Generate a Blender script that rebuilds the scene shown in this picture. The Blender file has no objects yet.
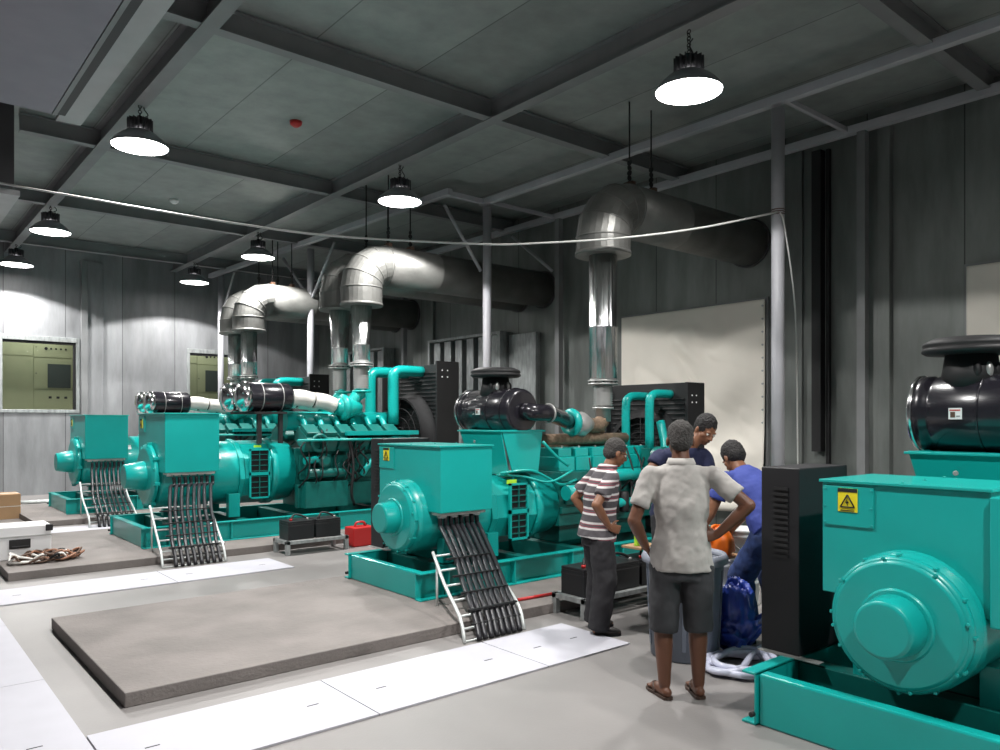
import bpy, bmesh, math, random
from mathutils import Vector, Matrix, noise
random.seed(7)
C = bpy.context.scene.collection
SC = bpy.context.scene
PI = math.pi
V = Vector

# ---------------------------------------------------------------- camera
FPX, YAW, HY = 766.8, .696, 420.2
cam = bpy.data.objects.new('camera', bpy.data.cameras.new('camera')); C.objects.link(cam)
cam.location = (0, 0, 1.6)
_F = V((math.sin(YAW), math.cos(YAW), 0)); _R = V((_F.y, -_F.x, 0))
cam.rotation_euler = (PI/2, 0, -YAW)
cam.data.sensor_width = 36; cam.data.lens = FPX/1000*36
cam.data.shift_y = (HY-375)/1000
cam.data.clip_start = .05; cam.data.clip_end = 100
SC.camera = cam
# ---------------------------------------------------------------- world, exposure
w = bpy.data.worlds.new('world'); SC.world = w; w.use_nodes = True
w.node_tree.nodes['Background'].inputs[0].default_value = (.5, .55, .6, 1)
w.node_tree.nodes['Background'].inputs[1].default_value = .02
SC.view_settings.view_transform = 'Standard'; SC.view_settings.look = 'None'
SC.view_settings.gamma = 1; SC.view_settings.use_curve_mapping = False
SC.view_settings.exposure = 0.28
LAMP_W = 330
LAMP_CONE = 138
# room dimensions
WX, WY, CZ = 9.48, 18.95, 5.12          # right wall, far wall, underside of beams
ROOF = CZ+.24
LX, NY = -3.0, -4.0

# ---------------------------------------------------------------- materials
MT = {}
def mat(name, col, rough=.5, metal=0.0, bump=0.0, bscale=20, var=0.0, vscale=3, emit=0, alpha=None, coat=0, stretch=None, trans=0):
    m = bpy.data.materials.new(name); m.use_nodes = True; nt = m.node_tree; N = nt.nodes; L = nt.links
    b = N['Principled BSDF']; b.inputs['Base Color'].default_value = (*col, 1)
    b.inputs['Roughness'].default_value = rough; b.inputs['Metallic'].default_value = metal
    if coat: b.inputs['Coat Weight'].default_value = coat
    if trans: b.inputs['Transmission Weight'].default_value = trans
    if alpha is not None: b.inputs['Alpha'].default_value = alpha
    tc = N.new('ShaderNodeTexCoord'); mp = N.new('ShaderNodeMapping'); L.new(tc.outputs['Object'], mp.inputs[0])
    if stretch: mp.inputs['Scale'].default_value = stretch
    if var:
        n = N.new('ShaderNodeTexNoise'); n.inputs['Scale'].default_value = vscale; n.inputs['Detail'].default_value = 6
        L.new(mp.outputs[0], n.inputs['Vector'])
        r = N.new('ShaderNodeMapRange'); r.inputs['From Min'].default_value = .3; r.inputs['From Max'].default_value = .7
        r.inputs['To Min'].default_value = 1-var; r.inputs['To Max'].default_value = 1+var*.6
        L.new(n.outputs['Fac'], r.inputs['Value'])
        mx = N.new('ShaderNodeVectorMath'); mx.operation = 'SCALE'; mx.inputs[0].default_value = col
        L.new(r.outputs[0], mx.inputs['Scale']); L.new(mx.outputs[0], b.inputs['Base Color'])
    if bump:
        n2 = N.new('ShaderNodeTexNoise'); n2.inputs['Scale'].default_value = bscale; n2.inputs['Detail'].default_value = 4
        L.new(mp.outputs[0], n2.inputs['Vector'])
        bp = N.new('ShaderNodeBump'); bp.inputs['Strength'].default_value = bump; bp.inputs['Distance'].default_value = .02
        L.new(n2.outputs['Fac'], bp.inputs['Height']); L.new(bp.outputs[0], b.inputs['Normal'])
    if emit:
        b.inputs['Emission Color'].default_value = (*col, 1); b.inputs['Emission Strength'].default_value = emit
    MT[name] = m; return m

def panel_mat(name, col, axis, width, rough, metal, seam=.35, var=.25):
    """sheet metal panels: thin dark seams at a fixed pitch, vertical smears"""
    m = mat(name, col, rough, metal); nt = m.node_tree; N = nt.nodes; L = nt.links; b = N['Principled BSDF']
    tc = N.new('ShaderNodeTexCoord'); sp = N.new('ShaderNodeSeparateXYZ'); L.new(tc.outputs['Object'], sp.inputs[0])
    d = N.new('ShaderNodeMath'); d.operation = 'DIVIDE'; d.inputs[1].default_value = width; L.new(sp.outputs[axis], d.inputs[0])
    fl = N.new('ShaderNodeMath'); fl.operation = 'FLOOR'; L.new(d.outputs[0], fl.inputs[0])
    fr = N.new('ShaderNodeMath'); fr.operation = 'FRACT'; L.new(d.outputs[0], fr.inputs[0])
    lt = N.new('ShaderNodeMath'); lt.operation = 'LESS_THAN'; lt.inputs[1].default_value = .014/width; L.new(fr.outputs[0], lt.inputs[0])
    wn = N.new('ShaderNodeTexWhiteNoise'); wn.noise_dimensions = '1D'; L.new(fl.outputs[0], wn.inputs['W'])
    mp = N.new('ShaderNodeMapping'); L.new(tc.outputs['Object'], mp.inputs[0])
    sc = [3.0, 3.0, 3.0]
    if axis in ('X', 'Y') and name != 'ceiling_sheet': sc = [3.2, 3.2, .7]
    mp.inputs['Scale'].default_value = sc
    nz = N.new('ShaderNodeTexNoise'); nz.inputs['Scale'].default_value = 1.0; nz.inputs['Detail'].default_value = 7; nz.inputs['Roughness'].default_value = .6
    L.new(mp.outputs[0], nz.inputs['Vector'])
    a = N.new('ShaderNodeMapRange'); a.inputs['From Min'].default_value = .3; a.inputs['From Max'].default_value = .7
    a.inputs['To Min'].default_value = 1-var; a.inputs['To Max'].default_value = 1+var; L.new(nz.outputs['Fac'], a.inputs['Value'])
    w2 = N.new('ShaderNodeMapRange'); w2.inputs['To Min'].default_value = .86; w2.inputs['To Max'].default_value = 1.1; L.new(wn.outputs['Value'], w2.inputs['Value'])
    mu = N.new('ShaderNodeMath'); mu.operation = 'MULTIPLY'; L.new(a.outputs[0], mu.inputs[0]); L.new(w2.outputs[0], mu.inputs[1])
    s2 = N.new('ShaderNodeMapRange'); s2.inputs['To Min'].default_value = 1; s2.inputs['To Max'].default_value = seam; L.new(lt.outputs[0], s2.inputs['Value'])
    m2 = N.new('ShaderNodeMath'); m2.operation = 'MULTIPLY'; L.new(mu.outputs[0], m2.inputs[0]); L.new(s2.outputs[0], m2.inputs[1])
    vm = N.new('ShaderNodeVectorMath'); vm.operation = 'SCALE'; vm.inputs[0].default_value = col; L.new(m2.outputs[0], vm.inputs['Scale'])
    L.new(vm.outputs[0], b.inputs['Base Color'])
    bp = N.new('ShaderNodeBump'); bp.inputs['Strength'].default_value = .25; bp.inputs['Distance'].default_value = .03
    L.new(nz.outputs['Fac'], bp.inputs['Height']); L.new(bp.outputs[0], b.inputs['Normal'])
    return m

panel_mat('far_wall_sheet', (.25, .255, .265), 'X', 1.15, .5, .2)
panel_mat('right_wall_sheet', (.20, .215, .205), 'Y', 1.08, .45, .35)
panel_mat('ceiling_sheet', (.29, .315, .305), 'X', 1.15, .5, .3, seam=.5, var=.15)
mat('soffit', (.27, .265, .31), .6, .1, var=.08)
mat('floor', (.242, .228, .222), .45, 0, bump=.05, bscale=60, var=.14, vscale=1.1)
mat('plinth', (.205, .183, .172), .75, 0, bump=.25, bscale=40, var=.22, vscale=2.2)
mat('plate', (.50, .495, .545), .6, .0, var=.04, vscale=4)
mat('beam', (.24, .245, .25), .5, .2, var=.15, vscale=2)
mat('beam_light', (.45, .45, .46), .5, .2, var=.08)
mat('beam_dark', (.06, .058, .062), .6, .2)
mat('post', (.42, .42, .45), .5, .0, var=.08)
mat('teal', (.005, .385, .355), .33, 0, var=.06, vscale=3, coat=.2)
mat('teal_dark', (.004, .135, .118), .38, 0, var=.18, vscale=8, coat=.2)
mat('teal_bright', (.006, .38, .34), .35, 0, coat=.3)
mat('black', (.010, .010, .011), .6)
mat('black_gloss', (.014, .013, .018), .25, coat=.4)
mat('cabinet_black', (.007, .007, .009), .55)
mat('rubber', (.018, .018, .022), .38)
mat('chrome', (.75, .75, .76), .16, 1, bump=.12, bscale=12)
mat('foil', (.50, .51, .51), .36, .9, bump=.35, bscale=7, var=.2, vscale=4)
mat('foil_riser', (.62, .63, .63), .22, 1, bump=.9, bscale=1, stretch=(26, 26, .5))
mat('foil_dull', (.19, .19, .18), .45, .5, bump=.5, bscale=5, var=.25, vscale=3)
mat('steel', (.45, .45, .44), .4, .5, bump=.1, bscale=30)
mat('galv', (.40, .42, .42), .45, .5, var=.3, vscale=5, stretch=(4, 4, 1))
mat('white_wrap', (.72, .70, .66), .7, bump=.4, bscale=18)
mat('white', (.78, .78, .78), .45)
mat('ladder_white', (.62, .65, .64), .4, .3)
mat('brown_lag', (.22, .15, .10), .85, bump=.6, bscale=40, var=.3, vscale=20)
mat('canvas', (.88, .83, .75), .9, bump=.15, bscale=6, var=.06, vscale=1.2)
mat('yellow', (.85, .72, .02), .45)
mat('hivis', (.45, .8, .05), .5)
mat('red', (.5, .02, .02), .4)
mat('orange', (.85, .17, .01), .4)
mat('lens', (1, .98, .95), .5, emit=14)
mat('reflector', (.30, .31, .33), .35, .8)
mat('heat_sink', (.05, .05, .055), .5, .5)
mat('bin_grey', (.13, .15, .19), .5)
mat('bin_rim', (.24, .26, .31), .5)
mat('blue_bag', (.03, .07, .42), .35, var=.35, vscale=9, coat=.3)
mat('cardboard', (.42, .26, .14), .85, var=.1)
mat('switchgear', (.40, .44, .25), .5, var=.04)
mat('screen', (.06, .08, .07), .3)
mat('hose_clear', (.62, .64, .78), .25, coat=.5)
mat('brown_cable', (.10, .055, .035), .6)
mat('copper', (.30, .14, .08), .5)
mat('skin', (.24, .105, .055), .5, var=.08, vscale=12)
mat('skin_dark', (.13, .052, .028), .5, var=.08, vscale=12)
mat('hair', (.012, .010, .010), .7, bump=1, bscale=90)
mat('hair_grey', (.055, .05, .047), .8, bump=1, bscale=90)
mat('shirt_grey', (.40, .38, .36), .9, bump=.1, bscale=300, var=.05)
mat('shorts', (.035, .036, .040), .85, var=.1)
mat('trousers', (.022, .021, .024), .85, var=.1)
mat('navy', (.012, .016, .055), .85, var=.1)
mat('blue_shirt', (.035, .055, .26), .85, var=.1)
mat('jeans', (.025, .05, .16), .85, var=.5, vscale=14)
mat('shoe', (.03, .026, .024), .55)
mat('sandal', (.06, .035, .025), .6)
mat('sclera', (.7, .68, .62), .3)
mat('glass', (.02, .02, .02), .02, alpha=.10)
mat('dark_gap', (.006, .006, .007), .8)
mat('wire', (.62, .62, .60), .5)
mat('battery', (.014, .014, .016), .4)
mat('sticker_blue', (.05, .12, .45), .4)

def stripe_mat():
    m = mat('striped', (.2, .18, .18), .9); nt = m.node_tree; N = nt.nodes; L = nt.links; b = N['Principled BSDF']
    tc = N.new('ShaderNodeTexCoord'); sp = N.new('ShaderNodeSeparateXYZ'); L.new(tc.outputs['Object'], sp.inputs[0])
    d = N.new('ShaderNodeMath'); d.operation = 'MULTIPLY_ADD'; d.inputs[1].default_value = 1/.118; d.inputs[2].default_value = .1; L.new(sp.outputs['Z'], d.inputs[0])
    fr = N.new('ShaderNodeMath'); fr.operation = 'FRACT'; L.new(d.outputs[0], fr.inputs[0])
    cr = N.new('ShaderNodeValToRGB'); cr.color_ramp.interpolation = 'CONSTANT'; e = cr.color_ramp.elements
    e[0].position = 0; e[0].color = (.085, .078, .085, 1); e[1].position = .46; e[1].color = (.6, .58, .57, 1)
    for p, c in ((.60, (.22, .05, .07)), (.68, (.085, .078, .085)), (.78, (.22, .05, .07)), (.85, (.6, .58, .57))):
        q = e.new(p); q.color = (*c, 1)
    L.new(fr.outputs[0], cr.inputs[0]); L.new(cr.outputs[0], b.inputs['Base Color'])
stripe_mat()

# ---------------------------------------------------------------- mesh builder
class MB:
    def __init__(s, m='teal'): s.bm = bmesh.new(); s.mats = []; s.m = m
    def _mi(s, m):
        m = m or s.m
        if m not in s.mats: s.mats.append(m)
        return s.mats.index(m)
    def _tag(s, faces, m, smooth=False):
        i = s._mi(m)
        for f in faces: f.material_index = i; f.smooth = smooth
    def box(s, x0, x1, y0, y1, z0, z1, m=None):
        vs = [s.bm.verts.new((x, y, z)) for x in (x0, x1) for y in (y0, y1) for z in (z0, z1)]
        q = [(0, 1, 3, 2), (4, 6, 7, 5), (0, 4, 5, 1), (2, 3, 7, 6), (0, 2, 6, 4), (1, 5, 7, 3)]
        s._tag([s.bm.faces.new([vs[i] for i in f]) for f in q], m); return s
    def obox(s, c, ax, ay, az, m=None):
        """oriented box: centre and three half vectors"""
        c, ax, ay, az = V(c), V(ax), V(ay), V(az)
        vs = [s.bm.verts.new(c+ax*a+ay*b+az*d) for a in (-1, 1) for b in (-1, 1) for d in (-1, 1)]
        q = [(0, 1, 3, 2), (4, 6, 7, 5), (0, 4, 5, 1), (2, 3, 7, 6), (0, 2, 6, 4), (1, 5, 7, 3)]
        s._tag([s.bm.faces.new([vs[i] for i in f]) for f in q], m); return s
    def prism(s, pts, d, m=None):
        """polygon pts (3D) swept by vector d"""
        d = V(d); a = [s.bm.verts.new(V(p)) for p in pts]; b = [s.bm.verts.new(V(p)+d) for p in pts]; n = len(pts)
        fs = [s.bm.faces.new(a[::-1]), s.bm.faces.new(b)] + [s.bm.faces.new((a[i], a[(i+1) % n], b[(i+1) % n], b[i])) for i in range(n)]
        s._tag(fs, m); return s
    def loft(s, rings, m=None, cap=True, seg=24, smooth=True, sq=1.0):
        """rings: (centre, a-vector, b-vector)"""
        rs = []
        for c, a, b in rings:
            c, a, b = V(c), V(a), V(b); r = []
            for i in range(seg):
                t = 2*PI*i/seg; ct, st = math.cos(t), math.sin(t)
                if sq != 1.0: ct = math.copysign(abs(ct)**sq, ct); st = math.copysign(abs(st)**sq, st)
                r.append(s.bm.verts.new(c+a*ct+b*st))
            rs.append(r)
        fs = []
        for p, q in zip(rs, rs[1:]):
            fs += [s.bm.faces.new((p[i], p[(i+1) % seg], q[(i+1) % seg], q[i])) for i in range(seg)]
        s._tag(fs, m, smooth)
        if cap: s._tag([s.bm.faces.new(rs[0][::-1]), s.bm.faces.new(rs[-1])], m)
        return s
    def lathe(s, prof, o=(0, 0, 0), ax=(0, 0, 1), m=None, seg=28, cap=True, smooth=True):
        """prof: (radius, height) along ax"""
        ax = V(ax).normalized(); u = ax.orthogonal().normalized(); v = ax.cross(u); o = V(o)
        return s.loft([(o+ax*h, u*r, v*r) for r, h in prof], m, cap, seg, smooth)
    def cyl(s, p0, p1, r0, r1=None, m=None, seg=20, smooth=True):
        p0, p1 = V(p0), V(p1); r1 = r0 if r1 is None else r1
        return s.lathe([(r0, 0), (r1, (p1-p0).length)], p0, p1-p0, m, seg, True, smooth)
    def tube(s, pts, r, m=None, seg=10, sub=5, closed=False):
        pts = [V(p) for p in pts]
        if sub and len(pts) > 2:
            P = [pts[0]*2-pts[1]]+pts+[pts[-1]*2-pts[-2]]; out = []
            for i in range(1, len(P)-2):
                for k in range(sub):
                    t = k/sub; a, b, c, d = P[i-1:i+3]
                    out.append(.5*((2*b)+(-a+c)*t+(2*a-5*b+4*c-d)*t*t+(-a+3*b-3*c+d)*t**3))
            out.append(pts[-1]); pts = out
        u = None; rings = []
        for i, p in enumerate(pts):
            t = (pts[min(i+1, len(pts)-1)]-pts[max(i-1, 0)]).normalized()
            if u is None: u = t.orthogonal().normalized()
            u = (u-t*u.dot(t)).normalized(); rings.append((p, u*r, t.cross(u)*r))
        return s.loft(rings, m, True, seg)
    def sph(s, c, r, m=None, seg=16, rot=None):
        r = (r, r, r) if isinstance(r, (int, float)) else r
        mtx = Matrix.Translation(V(c)) @ (rot.to_4x4() if rot else Matrix()) @ Matrix.Diagonal((*r, 1))
        before = set(s.bm.faces)
        bmesh.ops.create_uvsphere(s.bm, u_segments=seg, v_segments=max(8, seg*2//3), radius=1, matrix=mtx)
        s._tag([f for f in s.bm.faces if f not in before], m, True); return s
    def caps(s, p0, r0, p1, r1, m=None, seg=14):
        """tapered capsule"""
        p0, p1 = V(p0), V(p1); L = (p1-p0).length; prof = []
        for i in range(5): t = PI/2*(i/5); prof.append((max(r0*math.sin(t), r0*.05), -r0*math.cos(t)))
        prof += [(r0, 0), (r1, L)]
        for i in range(4, -1, -1): t = PI/2*(i/5); prof.append((max(r1*math.sin(t), r1*.05), L+r1*math.cos(t)))
        return s.lathe(prof, p0, p1-p0, m, seg)
    def torus(s, c, R, r, ax=(0, 0, 1), m=None, seg=28, a0=0, a1=2*PI):
        ax = V(ax).normalized(); u = ax.orthogonal().normalized(); v = ax.cross(u)
        full = abs(a1-a0-2*PI) < 1e-6; n = seg
        pts = [V(c)+u*R*math.cos(a0+(a1-a0)*i/n)+v*R*math.sin(a0+(a1-a0)*i/n) for i in range(n+1)]
        return s.tube(pts, r, m, 8, 0)
    def build(s, name, parent=None, bevel=0, loc=None):
        bmesh.ops.recalc_face_normals(s.bm, faces=s.bm.faces)
        me = bpy.data.meshes.new(name); s.bm.to_mesh(me); s.bm.free()
        for m in s.mats: me.materials.append(MT[m])
        o = bpy.data.objects.new(name, me); C.objects.link(o)
        if parent: o.parent = parent
        if loc: o.location = loc
        if bevel:
            b = o.modifiers.new('b', 'BEVEL'); b.width = bevel; b.segments = 2; b.limit_method = 'ANGLE'; b.angle_limit = math.radians(50)
        return o

def tag(o, label=None, cat=None, group=None, kind=None):
    if label: o['label'] = label
    if cat: o['category'] = cat
    if group: o['group'] = group
    if kind: o['kind'] = kind
    return o
def empty(name, loc, label, cat, group=None, rz=0):
    o = bpy.data.objects.new(name, None); C.objects.link(o); o.location = loc; o.rotation_euler.z = rz
    o.empty_display_size = .1
    return tag(o, label, cat, group)
def copy_tree(o, parent=None):
    c = o.copy(); C.objects.link(c); c.parent = parent
    for ch in [x for x in list(C.objects) if x.parent == o]: copy_tree(ch, c)
    return c
def S(mb, name, bevel=0): return tag(mb.build(name, None, bevel), kind='structure')

# ================================================================ ROOM
S(MB('floor').box(LX, WX, NY, WY, -.1, 0), 'floor')
S(MB('ceiling_sheet').box(LX, WX+.2, NY, WY+.2, ROOF, ROOF+.1), 'ceiling')
# far wall with two openings into the control room
win = [(2.29, 3.66, 1.83, 3.30), (6.10, 7.16, 1.83, 3.22)]
mb = MB('far_wall_sheet')
xs = [LX, win[0][0], win[0][1], win[1][0], win[1][1], WX+.2]
for i in range(5):
    if i in (1, 3):
        q = win[(i-1)//2]; mb.box(xs[i], xs[i+1], WY, WY+.12, 0, q[2]); mb.box(xs[i], xs[i+1], WY, WY+.12, q[3], ROOF)
    else: mb.box(xs[i], xs[i+1], WY, WY+.12, 0, ROOF)
S(mb, 'wall_far')
S(MB('right_wall_sheet').box(WX, WX+.15, NY, WY, 0, ROOF), 'wall_right')
S(MB('far_wall_sheet').box(LX-.1, LX, NY, WY, 0, ROOF), 'wall_left')
S(MB('far_wall_sheet').box(LX, WX, NY-.1, NY, 0, ROOF), 'wall_near')
for n, (x0, x1, z0, z1) in enumerate(win):
    r = tag(bpy.data.objects.new('window_%d' % (n+1), None), kind='structure'); C.objects.link(r); r.location = (x0, WY, z0)
    W_, H_ = x1-x0, z1-z0; f = MB('galv'); t = .07
    f.box(-t, W_+t, -.03, .14, -t, .0); f.box(-t, W_+t, -.03, .14, H_, H_+t*1.5); f.box(-t, 0, -.03, .14, 0, H_); f.box(W_, W_+t, -.03, .14, 0, H_)
    f.box(0, W_, .0, .12, H_-.05, H_, 'dark_gap'); f.box(W_-.04, W_, .0, .12, 0, H_-.05, 'dark_gap')
    f.build('window_frame', r, .006)
    MB('glass').box(.0, W_-.04, .06, .066, 0, H_-.05).build('pane', r)
# control room shell behind
mb = MB('white'); mb.box(LX, WX+.2, WY+2.6, WY+2.7, 0, ROOF); mb.box(LX, WX+.2, WY+.12, WY+2.6, 1.0, 1.05); mb.box(LX, WX+.2, WY+.12, WY+2.6, 3.9, 3.95)
mb.box(LX-.1, LX, WY+.12, WY+2.6, 1, 3.9); mb.box(WX+.2, WX+.3, WY+.12, WY+2.6, 1, 3.9)
S(mb, 'trim_1')
# corner pilaster strips on the far wall and the right wall
S(MB('far_wall_sheet').box(3.75, 3.88, WY-.10, WY, 0, CZ, 'beam').box(3.88, 4.2, WY-.05, WY, 0, CZ), 'trim_2', .006)
S(MB('right_wall_sheet').box(WX-.05, WX, 5.15, 5.45, 0, CZ), 'trim_3', .006)
S(MB('right_wall_sheet').box(WX-.10, WX, 4.02, 4.16, 0, CZ).box(WX-.05, WX, 4.16, 4.28, 0, CZ), 'trim_4', .006)
S(MB('right_wall_sheet').box(WX-.06, WX, 8.65, 8.8, 0, CZ), 'trim_5', .006)
S(MB('right_wall_sheet').box(WX-.08, WX, 13.5, 13.75, 0, CZ), 'trim_6', .006)
# ceiling beams: I-sections; along Y then along X
def ibeam(name, p, q, w=.15, h=.24, z=CZ, m='beam', web='beam_dark'):
    mb = MB(m); ax = 'x' if abs(p[0]-q[0]) > abs(p[1]-q[1]) else 'y'
    def b(o0, o1, z0, z1, mm):
        if ax == 'y': mb.box(p[0]+o0, p[0]+o1, p[1], q[1], z0, z1, mm)
        else: mb.box(p[0], q[0], p[1]+o0, p[1]+o1, z0, z1, mm)
    b(-w/2, w/2, z, z+.015, m); b(-w/2, w/2, z+h-.015, z+h, m); b(-.012, .012, z+.015, z+h-.015, m)
    return S(mb, name)
n = 7
for x in (5.72, 2.41): ibeam('trim_%d' % n, (x, NY), (x, WY), .15); n += 1
for y, x0, x1 in ((2.97, 2.5, WX), (7.0, 1.4, WX), (10.96, 1.5, WX), (14.4, LX, WX), (-1, LX, WX), (17.9, LX, WX)):
    ibeam('trim_%d' % n, (x0, y), (x1, y), .13, .22, CZ+.012); n += 1
# low soffit and steel strips, top left
S(MB('soffit').box(LX, 1.49, NY, 8.86, 4.7, ROOF), 'trim_20')
S(MB('beam_dark').box(1.52, 1.62, NY, 8.9, 4.72, 4.84).box(1.50, 1.54, NY, 8.9, 4.70, 4.72, 'beam'), 'trim_21')
S(MB('beam_light').box(1.76, 2.02, NY, 10.2, CZ-.02, CZ+.01).box(1.76, 1.78, NY, 10.2, CZ+.01, ROOF).box(2.0, 2.02, NY, 10.2, CZ+.01, ROOF), 'trim_22')
S(MB('beam_dark').box(LX, 1.34, 10.15, 10.3, 4.25, ROOF), 'trim_23')
S(MB('beam_light').box(1.2, 1.42, 10.32, 13.2, 4.18, 4.24).box(1.2, 1.22, 10.32, 13.2, 4.24, 4.4).box(1.22, 1.4, 12.9, 13.0, 4.24, ROOF, 'beam_dark'), 'trim_24')

# ---- pipe support frame: posts and rails
def post(x, y, label, top=CZ, r=.07, z0=0):
    p = empty('support_post', (x, y, z0), label, 'post', 'round steel posts holding up the pipe rails')
    MB('post').cyl((0, 0, .012), (0, 0, top-z0-.1), r).build('pole', p)
    MB('post').box(-.1, .1, -.1, .1, 0, .012).build('base_plate', p)
    return p
posts = [post(7.75, 4.51, 'tall grey round post with thin white wire tied around it'),
         post(7.75, 9.6, 'slim grey round post rising behind the middle generator air cleaner'),
         post(6.93, 14.2, 'grey round post with a Y of two struts near its top, beside foil ducts'),
         post(6.60, 18.25, 'farthest grey round post, in front of the small far window')]
def rail(p, q, label, w=.1, h=.1, nm='support_rail'):
    mb = MB('post'); p, q = V(p), V(q); d = (q-p); u = V((-d.y, d.x, 0)).normalized()
    mb.obox((p+q)/2, d/2, u*w/2, V((0, 0, h/2))); return tag(mb.build(nm, None, .006), label, 'rail')
ZR = CZ+.0
rail((7.75, NY+.02, ZR), (7.75, 9.75, ZR), 'long grey rail on top of the nearest two posts')
rail((6.98, 9.55, ZR), (6.58, WY-.02, ZR), 'far grey rail carried by the two farthest posts')
rail((WX-.22, NY+.02, ZR), (WX-.22, WY-.02, ZR), 'grey rail running along the top of the right-hand wall', .1, .1)
rail((7.06, 9.66, ZR), (7.69, 9.66, ZR), 'short grey cross rail joining the two long rails', .08, .08)
for y in (4.45, 9.6): rail((7.81, y, ZR), (WX-.28, y, ZR), 'thin cross rail from the %s post to the wall rail' % ('nearest' if y < 5 else 'second'), .05, .06)
def strut(p, q, label):
    tag(MB('post').cyl(p, q, .028, m='post', seg=8).build('diagonal_strut'), label, 'strut')
strut((7.68, 9.67, 4.0), (7.05, 9.8, 4.98), 'thin strut rising left from the second post to the rail')
strut((6.93, 14.28, 4.05), (6.80, 15.2, 4.98), 'strut of the Y-shaped post leaning left, away from camera')
strut((6.93, 14.12, 4.05), (6.93, 13.2, 4.98), 'strut of the Y-shaped post leaning right, towards camera')
strut((6.60, 18.17, 4.1), (6.6, 17.4, 4.98), 'strut leaning from the farthest post up to the rail')
strut((WX-.24, 9.65, 4.2), (WX-.24, 10.7, 4.98), 'dark strut against the right-hand wall behind the big duct')
for y, l in ((4.28, 'square grey wall post right of the tall wire-tied post'), (9.5, 'square grey wall post left of the tall foil riser'), (14.4, 'square grey wall post behind the far radiators')):
    tag(MB('beam').box(WX-.27, WX-.17, y-.05, y+.05, 0, ZR-.05).build('wall_post'), l, 'post', 'square posts along the right wall')
# black conduit pair on the right wall
tag(MB('black').box(WX-.12, WX-.001, 4.86, 4.98, 1.2, ZR-.08).box(WX-.06, WX-.001, 4.78, 4.82, .9, ZR-.08).build('cable_trunking'), 'tall black cable trunking running up the right-hand wall', 'trunking')

# ---- canvas sheets on the wall
def canvas(y0, y1, z0, z1, label):
    bm = MB('canvas'); n, k = 80, 90; g = []
    for i in range(n+1):
        row = []
        for j in range(k+1):
            u, v = i/n, j/k; y = y0+(y1-y0)*u; z = z0+(z1-z0)*v
            e = min(u, 1-u, 1-v)*6; e = min(1, e)
            dx = .05*e*(noise.noise(V((y*1.1+z*.9, z*1.6-y*.5, 3)))+.5*noise.noise(V((y*3, z*2, 1)))) + .03*e*math.sin((y*.9+z*1.3)*4)
            q = (y-y0)*.8-(z-z1)*1.0; dx += .10*e*abs(math.sin(q*5+1.5*noise.noise(V((y, z, 7)))))*max(0, noise.noise(V((y*.8, z*.8, 9)))+.35)+.04*e*math.sin(q*17+3*noise.noise(V((y, z, 2))))*max(0, noise.noise(V((y*1.1, z*1.1, 4))))
            dx += .10*(1-v)**4
            row.append(bm.bm.verts.new((WX-.07-abs(dx)-.01, y, z)))
        g.append(row)
    fs = [bm.bm.faces.new((g[i][j], g[i+1][j], g[i+1][j+1], g[i][j+1])) for i in range(n) for j in range(k)]
    bm._tag(fs, 'canvas', True)
    r = empty('canvas_sheet', (0, 0, 0), label, 'canvas sheet')
    o = bm.build('cloth', r); so = o.modifiers.new('s', 'SOLIDIFY'); so.thickness = .006
    MB('beam').box(WX-.06, WX-.002, y0-.03, y0, z0, z1+.03).box(WX-.06, WX-.002, y1, y1+.03, z0, z1+.03).box(WX-.06, WX-.002, y0, y1, z1, z1+.03).build('frame', r)
    e = MB('steel')
    for i in range(16):
        z = z0+(z1-z0)*(i+.5)/16
        e.cyl((WX-.1, y0+.03, z), (WX-.088, y0+.03, z), .014, seg=8)
    e.build('eyelet_row', r)
    b = MB('canvas'); b.tube([(WX-.17, y0, z0), (WX-.18, (y0+y1)/2, z0-.04), (WX-.17, y1, z0)], .07); b.build('rolled_hem', r)
    return r
canvas(5.66, 8.2, .42, 3.24, 'cream canvas sheet hung on the wall behind the workers')
canvas(.7, 3.20, .3, 3.30, 'cream canvas sheet on the wall at the right edge, above the black air cleaner')
# ---- air attenuator openings
def attenuator(y0, y1, z1, label):
    r = empty('air_attenuator', (WX, (y0+y1)/2, 0), label, 'air louvre', 'slatted air openings in the right wall')
    h = (y1-y0)/2
    MB('dark_gap').box(-.03, -.004, -h, h, .3, z1).build('dark_opening', r)
    MB('galv').box(-.3, -.004, -h-.06, -h, .25, z1+.05).box(-.3, -.004, h, h+.06, .25, z1+.05).box(-.3, -.004, -h, h, z1, z1+.05).build('frame', r)
    nn = 6
    for i in range(nn):
        c = -h+(i+.5)*2*h/nn
        MB('galv').box(-.24, -.031, c-.11, c+.11, .3, z1-.01).build('slat', r, .008)
attenuator(11.05, 13.3, 3.22, 'tall slatted air opening in the wall behind the slim grey post')
attenuator(15.2, 17.5, 3.22, 'slatted air opening farthest along the right wall, by the far corner')
tag(MB('galv').box(WX-.12, WX-.004, 10.2, 10.95, .3, 3.2).build('blank_panel', None, .01), 'plain metal panel right of the slatted opening', 'wall panel')

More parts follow.
